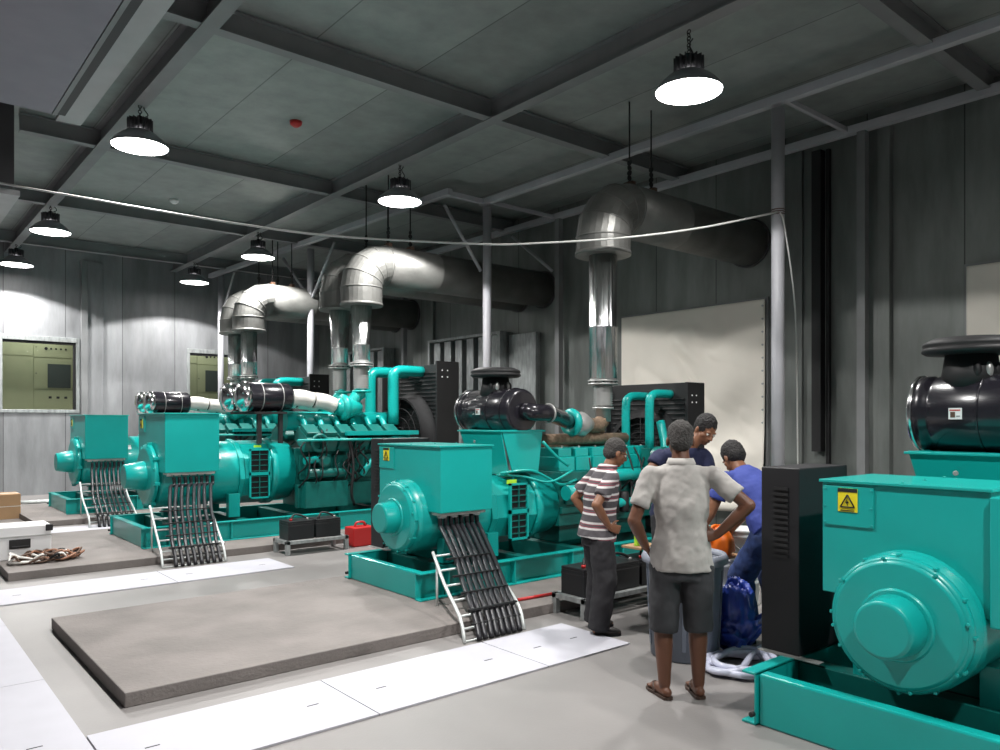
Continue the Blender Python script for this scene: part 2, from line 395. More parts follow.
# ================================================================ LAMPS
def make_lamp():
    r = empty('high_bay_lamp', (0, 0, 0), '', 'lamp', 'round high bay lamps hanging from the ceiling beams')
    sh = MB('reflector'); sh.lathe([(.12, .17), (.19, .13), (.27, .06), (.305, .0), (.30, -.005), (.262, .06), (.18, .125), (.11, .16)], cap=False, seg=36)
    sh.build('reflector', r)
    MB('lens').lathe([(.292, .001), (.292, .012)], seg=36).build('lens', r)
    hs = MB('heat_sink'); hs.cyl((0, 0, .165), (0, 0, .30), .085)
    for i in range(16):
        a = 2*PI*i/16; d = V((math.cos(a), math.sin(a), 0)); t = V((-d.y, d.x, 0))
        hs.obox(d*.105+V((0, 0, .235)), d*.03, t*.004, V((0, 0, .07)))
    hs.build('heat_sink', r)
    hk = MB('black'); hk.cyl((0, 0, .30), (0, 0, .34), .03)
    z = .34; i = 0
    while z < .53:
        hk.torus((0, 0, z+.02), .018, .005, ((1, 0, 0), (0, 1, 0))[i % 2], seg=10); z += .03; i += 1
    hk.tube([(.03, 0, .33), (.09, .02, .38), (.05, .03, .45), (.06, 0, .5)], .006)
    hk.build('chain', r)
    return r
lamp0 = make_lamp()
lamps = [((5.72, 4.2), 'brightest high bay lamp, top right near the tall grey post'),
         ((5.72, 9.0), 'high bay lamp hanging near the photo centre, above the middle generator'),
         ((5.72, 13.9), 'high bay lamp above the twin foil ducts, left of the Y-shaped post'),
         ((5.72, 17.45), 'small far high bay lamp close to the far wall, above the small window'),
         ((2.41, 9.17), 'largest high bay lamp on the left, below the crossing beams'),
         ((2.41, 14.4), 'high bay lamp at left, second of the left row'),
         ((2.41, 18.0), 'high bay lamp at the left photo edge against the far wall'),
         ((2.41, 4.2), 'high bay lamp of the left row outside the photo, nearest camera'),
         ((5.72, -.6), 'high bay lamp of the right row outside the photo, behind camera'),
         ((2.41, -.6), 'high bay lamp of the left row outside the photo, behind camera')]
for i, ((x, y), l) in enumerate(lamps):
    o = lamp0 if i == 0 else copy_tree(lamp0)
    o.location = (x, y, CZ-.52+(-.05, .01, .04, .06, .06, .09, .11, 0, 0, 0)[i]); o['label'] = l
    ld = bpy.data.lights.new('lamp_light', 'SPOT'); ld.energy = LAMP_W; ld.spot_size = math.radians(LAMP_CONE); ld.spot_blend = .06
    ld.shadow_soft_size = .12; ld.color = (1, .985, .96)
    ld.use_nodes = True; nt = ld.node_tree; em = nt.nodes['Emission']      # lens throws a little less light sideways
    tcn = nt.nodes.new('ShaderNodeTexCoord'); sx = nt.nodes.new('ShaderNodeSeparateXYZ'); nt.links.new(tcn.outputs['Normal'], sx.inputs[0])
    ab = nt.nodes.new('ShaderNodeMath'); ab.operation = 'ABSOLUTE'; nt.links.new(sx.outputs['Z'], ab.inputs[0])
    mr = nt.nodes.new('ShaderNodeMath'); mr.operation = 'MULTIPLY_ADD'; mr.inputs[1].default_value = .75; mr.inputs[2].default_value = .35; nt.links.new(ab.outputs[0], mr.inputs[0])
    nt.links.new(mr.outputs[0], em.inputs['Strength'])
    lo = bpy.data.objects.new('lamp_light', ld); C.objects.link(lo); lo.parent = o; lo.location = (0, 0, -.03)
# control room lights
for x in (3.0, 6.7):
    ld = bpy.data.lights.new('room_light', 'AREA'); ld.energy = 20; ld.size = 1.2
    lo = bpy.data.objects.new('room_light', ld); C.objects.link(lo); lo.location = (x, WY+.9, 3.85)
# switchgear behind the windows
def switchgear(x0, ncol, label, wide):
    r = empty('switchgear_cabinet', (x0, WY+1.3, 1.05), label, 'electrical cabinet', 'olive switchgear cabinets behind the windows')
    MB('switchgear').box(0, sum(wide), .02, .7, 0, 2.5).build('body', r)
    x = 0
    for c in range(ncol):
        wd = wide[c]
        for (za, zb) in ((.0, 1.25), (1.27, 1.98), (2.0, 2.45)) if c != 0 else ((0., 2.0), (2.02, 2.45)):
            d = MB('switchgear'); d.box(x+.008, x+wd-.008, -.0, .02, za, zb)
            for hx in (.03,): d.cyl((x+hx+.02, -.008, (za+zb)/2), (x+hx+.02, 0, (za+zb)/2), .012, m='black', seg=8)
            d.build('door', r)
        if c == 1:
            MB('screen').box(x+wd*.35, x+wd-.05, -.012, 0, 1.30, 1.85).build('screen', r)
            g = MB('black')
            for k in range(5): g.cyl((x+.25+k*.1, -.012, 2.2), (x+.25+k*.1, 0, 2.2), .035 if k == 0 else .022, seg=10)
            for k in range(3): g.box(x+.3+k*.16, x+.36+k*.16, -.01, 0, 1.05, 1.1)
            g.build('gauges', r)
        x += wd
    return r
switchgear(2.2, 3, 'olive-green switchgear with dark screen seen through the left window', [.85, .8, .6])
switchgear(6.3, 3, 'olive-green switchgear cabinet seen through the small far window', [.4, .62, .6])
# detectors
for p, m, l in (((4.22, 9.06), 'red', 'small red round fire detector on the ceiling'), ((4.12, 13.6), 'white', 'small white round detector on the ceiling far left')):
    tag(MB(m).lathe([(.03, -.07), (.07, -.04), (.08, 0)], (p[0], p[1], ROOF)).build('ceiling_detector'), l, 'detector')

# ---- hanging white wire
pp = [(7.69, 4.46, 3.87)]
def atpx(px, py, d): return V((0, 0, 1.6))+_F*d+_R*((px-500)/FPX*d)+V((0, 0, (HY-py)/FPX*d))
pts = [atpx(778, 212, 8.37), atpx(700, 228, 8.3), atpx(620, 238, 8.3), atpx(540, 243, 8.3), atpx(480, 244, 8.3), atpx(333, 236, 8.3), atpx(240, 224, 8.3), atpx(160, 211, 8.3), atpx(80, 197, 8.3), atpx(0, 183, 8.3), atpx(-70, 168, 8.3)]
tag(MB('wire').tube(pts, .011, seg=6).build('hanging_wire'), 'long thin white wire sagging across the hall from the tall post', 'wire')
mb = MB('wire'); mb.tube([(7.69, 4.45, 3.86), (7.75, 4.43, 3.7), (8.1, 4.5, 2.8), (8.6, 4.75, 1.4), (8.8, 4.85, .02)], .009, seg=6)
for k in range(3): mb.torus((7.75, 4.51, 3.86+k*.025), .066, .008, m='brown_cable', seg=16)
tag(mb.build('hanging_wire'), 'thin pale wire tied at the tall post and dropping to the floor', 'wire')

# ================================================================ FLOOR WORKS
def plate(x0, x1, y0, y1, label, group='white cover plates over the floor trench'):
    mb = MB('plate'); mb.box(x0+.003, x1-.003, y0+.003, y1-.003, .001, .012)
    for xx in (x0+.22, x1-.22): mb.box(xx-.035, xx+.035, (y0+y1)/2-.006, (y0+y1)/2+.006, .011, .0125, 'dark_gap')
    tag(mb.build('cover_plate', None, .002), label, 'cover plate', group)
plate(3.42, 4.22, 3.60, 4.30, 'white floor plate at the foot of the middle cable ladder')
plate(2.16, 3.42, 3.60, 4.30, 'long white floor plate second from the middle cable ladder')
plate(.875, 2.16, 3.60, 4.30, 'white floor plate in front of the empty plinth near corner')
ys = [1.0, 3.2, 5.4, 7.0, 9.2, 11.4, 13.6, 16]
for i in range(len(ys)-1): plate(-.05, .872, ys[i], ys[i+1], ['white floor plate of the left strip beyond the photo bottom', 'nearest white floor plate in view at the bottom left corner', 'white floor plate at the left photo edge beside the empty plinth', 'white floor plate left of the frame, fourth of the strip', 'white floor plate left of the frame, fifth of the strip', 'white floor plate left of the frame, sixth of the strip', 'white floor plate left of the frame, last of the strip'][i])
plate(2.4, 3.62, 7.80, 8.50, 'white floor plate at the foot of the third generator cable ladder')
plate(.875, 2.4, 7.80, 8.50, 'white floor plate at left between the two front plinths')
plate(.95, 2.9, 12.3, 12.9, 'white floor plate far left in front of the fourth plinth')
def plinth(y0, y1, label, x0=1.13, x1=8.9):
    tag(MB('plinth').box(x0, x1, y0, y1, 0, .085).build('concrete_plinth', None, .006), label, 'plinth', 'low concrete plinths under the generators')
plinth(4.6, 6.72, 'large empty-fronted concrete plinth under the middle generator')
plinth(8.95, 11.75, 'concrete plinth under the third generator with the metal case on it')
plinth(13.2, 15.95, 'concrete plinth under the farthest generator', 2.0)

# ================================================================ GENERATOR PARTS
def channel(mb, x0, x1, yweb, side, z0, z1, fl=.085, t=.012):
    """C-channel along x, flanges pointing to side*y"""
    ya, yb = sorted((yweb, yweb+side*t)); mb.box(x0, x1, ya, yb, z0, z1)
    ya, yb = sorted((yweb, yweb+side*fl)); mb.box(x0, x1, ya, yb, z1-t*1.2, z1); mb.box(x0, x1, ya, yb, z0, z0+t*1.2)
def bolts(mb, c, R, n, ax, r=.012, h=.012, m=None, a0=0):
    ax = V(ax).normalized(); u = ax.orthogonal().normalized(); v = ax.cross(u)
    for i in range(n):
        p = V(c)+u*R*math.cos(a0+2*PI*i/n)+v*R*math.sin(a0+2*PI*i/n); mb.cyl(p, p+ax*h, r, m=m, seg=6, smooth=False)
def warning(parent, x, y, z, w=.10, h=.12):
    """yellow warning plate on a face looking to -x"""
    b = MB('yellow'); b.box(x-.004, x, y-w/2, y+w/2, z-h/2, z+h/2)
    b.box(x-.006, x-.004, y-w/2, y+w/2, z+h*.34, z+h/2, 'black')
    a = w*.42; zc = z-h*.12
    tri = [V((x-.006, y+a*math.sin(t), zc+a*math.cos(t))) for t in (0, 2*PI/3, 4*PI/3)]
    for i in range(3):
        p, q = tri[i], tri[(i+1) % 3]; b.cyl(p, q, .0035, m='black', seg=6)
    b.prism([(x-.0055, y+.006, zc+a*.45), (x-.0055, y-.008, zc-.0), (x-.0055, y+.0, zc-.002), (x-.0055, y-.004, zc-a*.42), (x-.0055, y+.011, zc+.006), (x-.0055, y+.002, zc+.006)], (-.002, 0, 0), 'black')
    b.box(x-.006, x-.004, y-w*.35, y+w*.35, z-h*.46, z-h*.42, 'black')
    b.build('warning_label', parent)
def grille(parent, x0, x1, y, z0, z1, side=-1):
    b = MB('teal'); t = .02
    b.box(x0, x1, y, y+side*.03, z0, z0+t); b.box(x0, x1, y, y+side*.03, z1-t, z1); b.box(x0, x0+t, y, y+side*.03, z0, z1); b.box(x1-t, x1, y, y+side*.03, z0, z1)
    zm = (z0+z1)/2; b.box(x0, x1, y, y+side*.03, zm-t, zm+t)
    b.box(x0+t, x1-t, y, y+side*.006, z0+t, z1-t, 'dark_gap')
    nz = 9
    for i in range(1, nz):
        z = z0+(z1-z0)*i/nz; b.box(x0+t, x1-t, y, y+side*.02, z-.005, z+.005, 'teal_dark')
    b.box((x0+x1)/2-.005, (x0+x1)/2+.005, y, y+side*.022, z0, z1, 'teal_dark')
    b.build('vent_grille', parent)

def skid(r, L, hw, h, eye=True):
    for s in (-1, 1):
        b = MB('teal'); yw = s*(hw-.085); channel(b, 0, L, yw, s, 0, h)
        x = .3
        while x < L: b.box(x, x+.014, min(yw, yw+s*.08), max(yw, yw+s*.08), .014, h-.014); x += .75
        b.build('base_rail', r, .004)
    for xe in (.02, L-.10): MB('teal').box(xe, xe+.08, -(hw-.088), hw-.088, .0, h-.004).build('end_beam', r, .012)
    b = MB('teal_dark')
    for x in (.42, 1.25, 2.0, 3.3, L-.6): b.box(x, x+.12, -(hw-.088), hw-.088, .03, h-.02)
    b.box(.12, L-.12, -(hw-.09), hw-.09, .01, .025, 'black')
    b.build('cross_beams', r, .004)
    b = MB('black'); 
    b.cyl((-.025, hw-.07, .06), (0, hw-.07, .06), .014, seg=8); b.build('end_bolt', r)

def ladder_and_cables(ox, oy, oz, boxx, ybox, zbox, railtop, xs, yend, n, where, dx=.1, topz=.45):
    """cables drop from a terminal box at (boxx0..boxx1, ybox, zbox) and slide down a white ladder to (.., yend, 0)"""
    lad = empty('cable_ladder', (ox, yend, 0), 'white cable ladder leaning at %s' % where, 'cable ladder', 'white cable ladders carrying black cables')
    prof = [(ybox-.20, topz), (ybox-.55, topz*.62), (yend+.18, .16), (yend+.06, .0)]
    def P(t):   # along profile 0..1
        k = t*(len(prof)-1); i = min(int(k), len(prof)-2); f = k-i
        return prof[i][0]*(1-f)+prof[i+1][0]*f, prof[i][1]*(1-f)+prof[i+1][1]*f
    xa, xb = xs      # at the floor; the top is dx further along
    sh = lambda y: dx*(y-yend)/(prof[0][0]-yend)
    for x in (xa, xb):
        MB('ladder_white').tube([(x+sh(y)-ox, y-yend, z-0) for y, z in prof], .014, seg=8, sub=3).build('side_rail', lad)
    for i in range(7):
        y, z = P(.03+i*.155); MB('ladder_white').cyl((xa+sh(y)-ox, y-yend, z-.01), (xb+sh(y)-ox, y-yend, z-.01), .009, seg=8).build('rung', lad)
    y, z = P(.12); MB('ladder_white').cyl((xa+sh(y)-ox, y-yend, 0), (xa+sh(y)-ox, y-yend, z), .010, seg=8).build('leg', lad)
    for i in range(5):
        y, z = P(.16+i*.18); MB('black').box(xa+sh(y)-ox+.08, xb+sh(y)-ox-.03, y-yend-.012, y-yend+.012, z+.048, z+.062).build('cable_cleat', lad)
    for k in range(n):
        u = (k+.5)/n; x0 = boxx[0]+(boxx[1]-boxx[0])*u; x1 = xa+.10+(xb-xa-.13)*u
        row = (k % 2)*.0
        j = lambda a: (random.random()-.5)*a
        pth = [(x0, ybox+.12, zbox+.0), (x0+j(.01), ybox+.11, zbox-.10), (x0*.7+(x1+dx)*.3+j(.02), ybox+.01, zbox*.62+topz*.32+.03)]
        for t in (.14, .36, .6, .82):
            y, z = P(t); xx = x1+sh(y); k2 = max(0, .3-t*.5); pth.append((xx*(1-k2)+x0*k2+j(.012), y, z+.036))
        pth.append((x1, yend+.02, .02))
        o = MB('rubber').tube(pth, .021, seg=8, sub=4).build('power_cable')
        tag(o, '%s black power cable in the bundle dropping from %s' % (('leftmost', 'second from left', 'third from left', 'fourth from left', 'fourth from right', 'third from right', 'second from right', 'rightmost')[k], where), 'cable', 'black cables at %s' % where)

# ---------------------------------------------------------------- type A: single air cleaner
def genset_a(X, Y, Z, label, by, near, h=.235, hw=.65, ce=.50, cz=0):
    r = empty('diesel_generator', (X, Y, Z), label, 'generator', 'large teal diesel generators in a row')
    zc = .635
    skid(r, 4.45, hw, h)
    # alternator
    b = MB('teal'); b.lathe([(.335, .25), (.335, 1.02)], (0, 0, zc), (1, 0, 0), seg=40)
    b.lathe([(.30, .20), (.335, .25)], (0, 0, zc), (1, 0, 0), seg=40)
    for s in (-1, 1): b.box(.45, .62, s*.30-.05, s*.30+.05, .225, .45); b.box(.95, 1.08, s*.32-.05, s*.32+.05, .225, .45)
    b.build('alternator', r, .004)
    b = MB('teal'); b.lathe([(.305, .155), (.322, .17), (.322, .20), (.30, .205)], (0, 0, zc), (1, 0, 0), seg=48)
    b.lathe([(.285, .140), (.305, .156)], (0, 0, zc), (1, 0, 0), seg=48)
    b.lathe([(.165, .128), (.175, .142)], (0, 0, zc), (1, 0, 0), seg=32)
    bolts(b, (.155, 0, zc), .312, 8, (-1, 0, 0), .010, .012, a0=.2)
    for a in range(12):
        t = 2*PI*a/12; b.box(.165, .2, math.cos(t)*.325-.008, math.cos(t)*.325+.008, zc+math.sin(t)*.325-.008, zc+math.sin(t)*.325+.008)
    eb = b.build('end_bell', r, .003)
    b = MB('teal'); b.lathe([(.118, -.01), (.135, .0), (.148, .13)], (0, 0, zc), (1, 0, 0), seg=32)
    hb = b.build('exciter_cover', eb, .004)
    b = MB('teal'); b.lathe([(.365, 1.02), (.365, 1.08), (.35, 1.10), (.35, 1.6)], (0, 0, zc), (1, 0, 0), seg=10, smooth=False)
    b.build('vent_housing', r, .004)
    for s in (-1, 1): grille(r, 1.22, 1.46, s*.35, zc-.28, zc+.27, s)
    MB('yellow').box(1.24, 1.36, -.31, -.30, zc+.26, zc+.30, 'hivis').build('caution_label', r)
    MB('white').obox((.98, -.27, zc+.2), (.045, 0, 0), (0, -.002, 0), (0, .035, .06)).build('data_plate', r)
    b = MB('teal'); b.lathe([(.345, 1.605), (.365, 1.61), (.365, 1.68), (.33, 1.69), (.30, 1.95)], (0, 0, zc), (1, 0, 0), seg=32)
    bolts(b, (1.61, 0, zc), .355, 16, (-1, 0, 0)); b.build('flywheel_housing', r)
    # terminal box
    y0, y1 = by; zb, zt = .70, 1.275
    b = MB('teal'); b.box(.30, .88, y0, y1, zb, zt); tb = b.build('terminal_box', r, .006)
    b = MB('teal_bright'); b.box(.285, .895, y0-.012, y1+.012, zt, zt+.016)
    for x in (.33, .6, .85): b.cyl((x, (y0+y1)/2, zt+.016), (x, (y0+y1)/2, zt+.024), .009, seg=6)
    b.build('lid', tb, .003)
    b = MB('teal'); b.box(.292, .30, y1-.27, y1-.01, zt-.22, zt-.015)
    for yy in (y1-.26, y1-.02):
        for zz in (zt-.205, zt-.12, zt-.03): b.cyl((.286, yy, zz), (.292, yy, zz), .007, seg=6)
    cp = b.build('cover_panel', tb, .003)
    warning(cp, .292, y1-.14, zt-.085)
    if near:
        MB('teal').box(.27, .9, y0-.30, y0-.004, zb-.03, zt-.02).build('side_compartment', tb, .006)
    # bottom gland plate
    b = MB('white_wrap'); b.box(.34, .84, y0+.05, y0+.2, zb-.03, zb)
    for k in range(4): b.cyl((.4+k*.125, y0+.12, zb-.055), (.4+k*.125, y0+.12, zb-.03), .045, m='ladder_white', seg=12)
    b.build('cable_glands', tb)
    # control cabinet on the far side
    b = MB('cabinet_black'); b.box(.42, .98, .635, .87, h+.005, 1.33)
    cc = b.build('control_cabinet', r, .006)
    b = MB('black')
    for col in (.70, .0):
        if col == 0: break
        for k in range(13): b.box(.412, .42, col-.0, col+.09, .82+k*.032, .835+k*.032)
    b.build('louvre_slots', cc)
    b = MB('steel'); b.box(.38, .44, .50, .87, h, h+.005); b.build('bracket', cc)
    # engine
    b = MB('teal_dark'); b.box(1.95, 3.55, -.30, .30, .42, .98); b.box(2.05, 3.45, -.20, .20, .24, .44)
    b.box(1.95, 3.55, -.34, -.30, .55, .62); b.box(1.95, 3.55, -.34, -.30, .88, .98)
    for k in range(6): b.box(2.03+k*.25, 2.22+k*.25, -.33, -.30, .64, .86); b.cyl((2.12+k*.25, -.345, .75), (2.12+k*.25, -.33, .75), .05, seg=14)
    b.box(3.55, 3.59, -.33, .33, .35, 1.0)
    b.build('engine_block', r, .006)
    for k in range(6):
        b = MB('teal'); b.box(1.98+k*.255, 2.21+k*.255, -.27, .17, .98, 1.13); b.box(2.0+k*.255, 2.19+k*.255, -.24, .12, 1.13, 1.22, 'teal')
        for yy in (-.2, .05): b.cyl((2.09+k*.255, yy, 1.22), (2.09+k*.255, yy, 1.235), .014, seg=6, m='steel')
        b.build('cylinder_head', r, .008)
    b = MB('brown_lag'); b.cyl((1.98, .23, 1.25), (3.5, .23, 1.25), .085); b.cyl((2.0, -.02, 1.31), (3.3, -.02, 1.31), .06)
    b.tube([(2.7, .2, 1.3), (2.85, .1, 1.38), (2.92, 0, 1.45)], .08)
    b.build('exhaust_manifold', r)
    b = MB('steel'); b.lathe([(.07, -.18), (.12, -.1), (.14, 0), (.10, .08), (.06, .16)], (2.52, -.06, 1.47), (1, 0, 0)); b.torus((2.36, -.07, 1.49), .11, .045, (1, 0, 0), 'teal'); b.tube([(2.62, -.05, 1.47), (2.8, -.03, 1.45), (2.92, -.02, 1.52)], .085, 'brown_lag')
    b.lathe([(.09, 0), (.085, .14), (.12, .14), (.12, .165)], (2.92, -.02, 1.5), (0, 0, 1)); b.build('turbocharger', r)
    # air cleaner, lies across the set
    az, ax = 1.605+cz, 1.45
    b = MB('black_gloss'); b.lathe([(.19, -.31), (.222, -.28), (.228, -.1), (.228, ce-.1), (.218, ce-.09), (.218, ce-.07), (.228, ce-.06), (.228, ce), (.20, ce+.02)], (ax, 0, az), (0, 1, 0), seg=40)
    b.torus((ax, .02, az), .23, .006, (0, 1, 0)); b.torus((ax, -.2, az), .23, .006, (0, 1, 0))
    ac = b.build('air_cleaner', r)
    b = MB('chrome'); b.lathe([(.231, ce), (.236, ce+.005), (.236, ce+.02), (.228, ce+.025)], (ax, 0, az), (0, 1, 0), cap=False, seg=40); b.build('clamp_band', ac)
    b = MB('black'); b.lathe([(.17, .15), (.15, .25), (.135, .35)], (ax, .12, az), (0, 0, 1), seg=32)
    for k in range(5): t = -2.6+k*.45; b.sph((ax+.14*math.cos(t), .12+.14*math.sin(t), az+.25), (.025, .025, .05), 'steel' if k in (1, 3) else 'black', 8)
    b.build('intake_neck', ac)
    b = MB('black'); b.lathe([(.14, .345), (.24, .35), (.262, .365), (.255, .385), (.245, .39), (.258, .40), (.25, .42), (.20, .445), (.05, .455)], (ax, .12, az), (0, 0, 1), seg=40)
    b.build('rain_cap', ac)
    MB('white').box(ax-.232, ax-.228, .09, .16, az-.035, az+.03).box(ax-.234, ax-.232, .125, .150, az-.024, az+.008, 'brown_cable').box(ax-.234, ax-.232, .098, .154, az+.014, az+.021, 'red').box(ax-.234, ax-.232, .100, .118, az-.02, az-.014, 'beam').build('maker_label', ac)
    b = MB('black_gloss'); b.tube([(ax+.02, -.30, az), (ax+.06, -.38, az-.01), (ax+.28, -.36, az-.02), (ax+.55, -.22, az-.05), (ax+.86, -.08, 1.50)], .085, seg=16); b.torus((ax+.3, -.355, az-.02), .09, .010, (1, .1, 0), 'steel'); b.build('intake_hose', ac)
    b = MB('teal')
    for yy in (-.30, .30): b.prism([(1.18, yy, 1.42), (1.72, yy, 1.42), (1.66, yy, 1.0), (1.32, yy, 1.0)], (0, .014, 0))
    b.prism([(1.16, -.30, 1.42), (1.16, .36, 1.42), (1.28, .28, .98), (1.28, -.28, .98)], (.014, 0, 0))
    b.box(1.15, 1.75, -.31, .38, 1.40, 1.415); b.cyl((1.152, .1, 1.3), (1.16, .1, 1.3), .015, m='steel')
    b.build('cleaner_bracket', r, .003)
    # accessories
    b = MB('teal'); b.cyl((1.88, -.47, .78), (2.16, -.47, .78), .075); b.cyl((2.16, -.47, .78), (2.2, -.47, .78), .06, m='black'); b.build('starter_motor', r)
    MB('hivis').box(2.06, 2.14, -.546, -.54, .76, .81).build('starter_label', r)
    for x in (2.5, 2.66, 2.82):
        b = MB('black' if x > 2.6 else 'white'); b.lathe([(.05, 0), (.055, .02), (.055, .20), (.04, .22)], (x, -.42, .52)); b.build('oil_filter', r)
    b = MB('teal'); b.cyl((2.45, -.40, .92), (3.3, -.40, .92), .065); b.tube([(3.3, -.4, .92), (3.45, -.42, .95), (3.55, -.4, 1.2), (3.6, -.3, 1.5)], .05)
    b.cyl((2.4, -.42, .62), (3.2, -.42, .62), .05); b.build('coolant_pipe', r)
    b = MB('teal_dark'); b.lathe([(.10, 0), (.14, .03), (.14, .12), (.08, .15)], (3.35, -.42, 1.08), (0, -1, 0)); b.box(3.25, 3.45, -.42, -.3, .95, 1.2); b.build('gear_cover', r, .004)
    b = MB('black')
    rnd = random.Random(3)
    for k in range(12):
        x = 1.9+rnd.random()*1.5; z0 = .5+rnd.random()*.3
        b.tube([(x, -.36, z0), (x+.08, -.42-.05*rnd.random(), z0+.15), (x-.05+rnd.random()*.2, -.40, z0+.3), (x+.1, -.34, z0+.45)], .010, seg=6)
    b.build('wiring_loom', r)
    b = MB('teal_bright'); b.tube([(1.2, -.25, 1.0), (1.5, -.34, 1.02), (1.7, -.36, .95), (1.9, -.38, .86), (2.1, -.40, .9)], .014, seg=8); b.tube([(1.2, -.2, .98), (1.45, -.3, .96), (1.7, -.42, .9), (2.0, -.44, 1.0)], .012, seg=8)
    b.tube([(1.7, -.32, 1.3), (1.85, -.36, 1.15), (2.0, -.38, 1.05)], .016, seg=8); b.build('fuel_line', r)
    # radiator
    b = MB('black'); b.box(3.72, 3.94, -.60, .60, .235, 1.95)
    for k in range(24): b.box(3.705, 3.72, -.56, .56, .42+k*.058, .435+k*.058)
    for s in (-1, 1): b.box(3.66, 3.98, s*.62-.02, s*.62+.02, .235, 1.95)
    rd = b.build('radiator', r, .004)
    b = MB('white')
    for a in (0, 1):
        for c in (0, 1): b.cyl((3.74+a*.08, -.644, 1.80-c*.08), (3.74+a*.08, -.640, 1.80-c*.08), .010, seg=8)
    b.build('mounting_holes', rd)
    b = MB('dark_gap'); b.lathe([(.5, 3.60), (.5, 3.69), (.62, 3.70)], (0, 0, 1.05), (1, 0, 0), cap=False)
    for R in (.12, .22, .32, .42, .5): b.torus((3.60, 0, 1.05), R, .005, (1, 0, 0))
    for a in range(8): t = PI*a/4; b.cyl((3.60, 0, 1.05), (3.60, .5*math.cos(t), 1.05+.5*math.sin(t)), .005, seg=6)
    b.build('fan_guard', r)
    for yy, zz in ((-.35, 1.82), (.0, 1.80)):
        b = MB('teal'); b.tube([(3.34, yy, 1.2), (3.34, yy, zz-.12), (3.38, yy, zz-.03), (3.48, yy, zz), (3.74, yy, zz)], .05, seg=12, sub=4); b.build('radiator_pipe', r)
    return r

near = genset_a(3.60, 1.575, 0, 'nearest teal diesel generator cut off by the right edge, with yellow lightning warning plate', (-.345, .44), True, .275, .73, .37, .035)
mid = genset_a(3.58, 5.97, .085, 'middle teal diesel generator with a single black air cleaner, behind the standing men', (-.52, .50), False)
ladder_and_cables(3.9, 5.45, 0, (3.93, 4.40), 5.45, .74, 0, (3.30, 3.87), 4.31, 8, 'the middle generator', .36, .50)

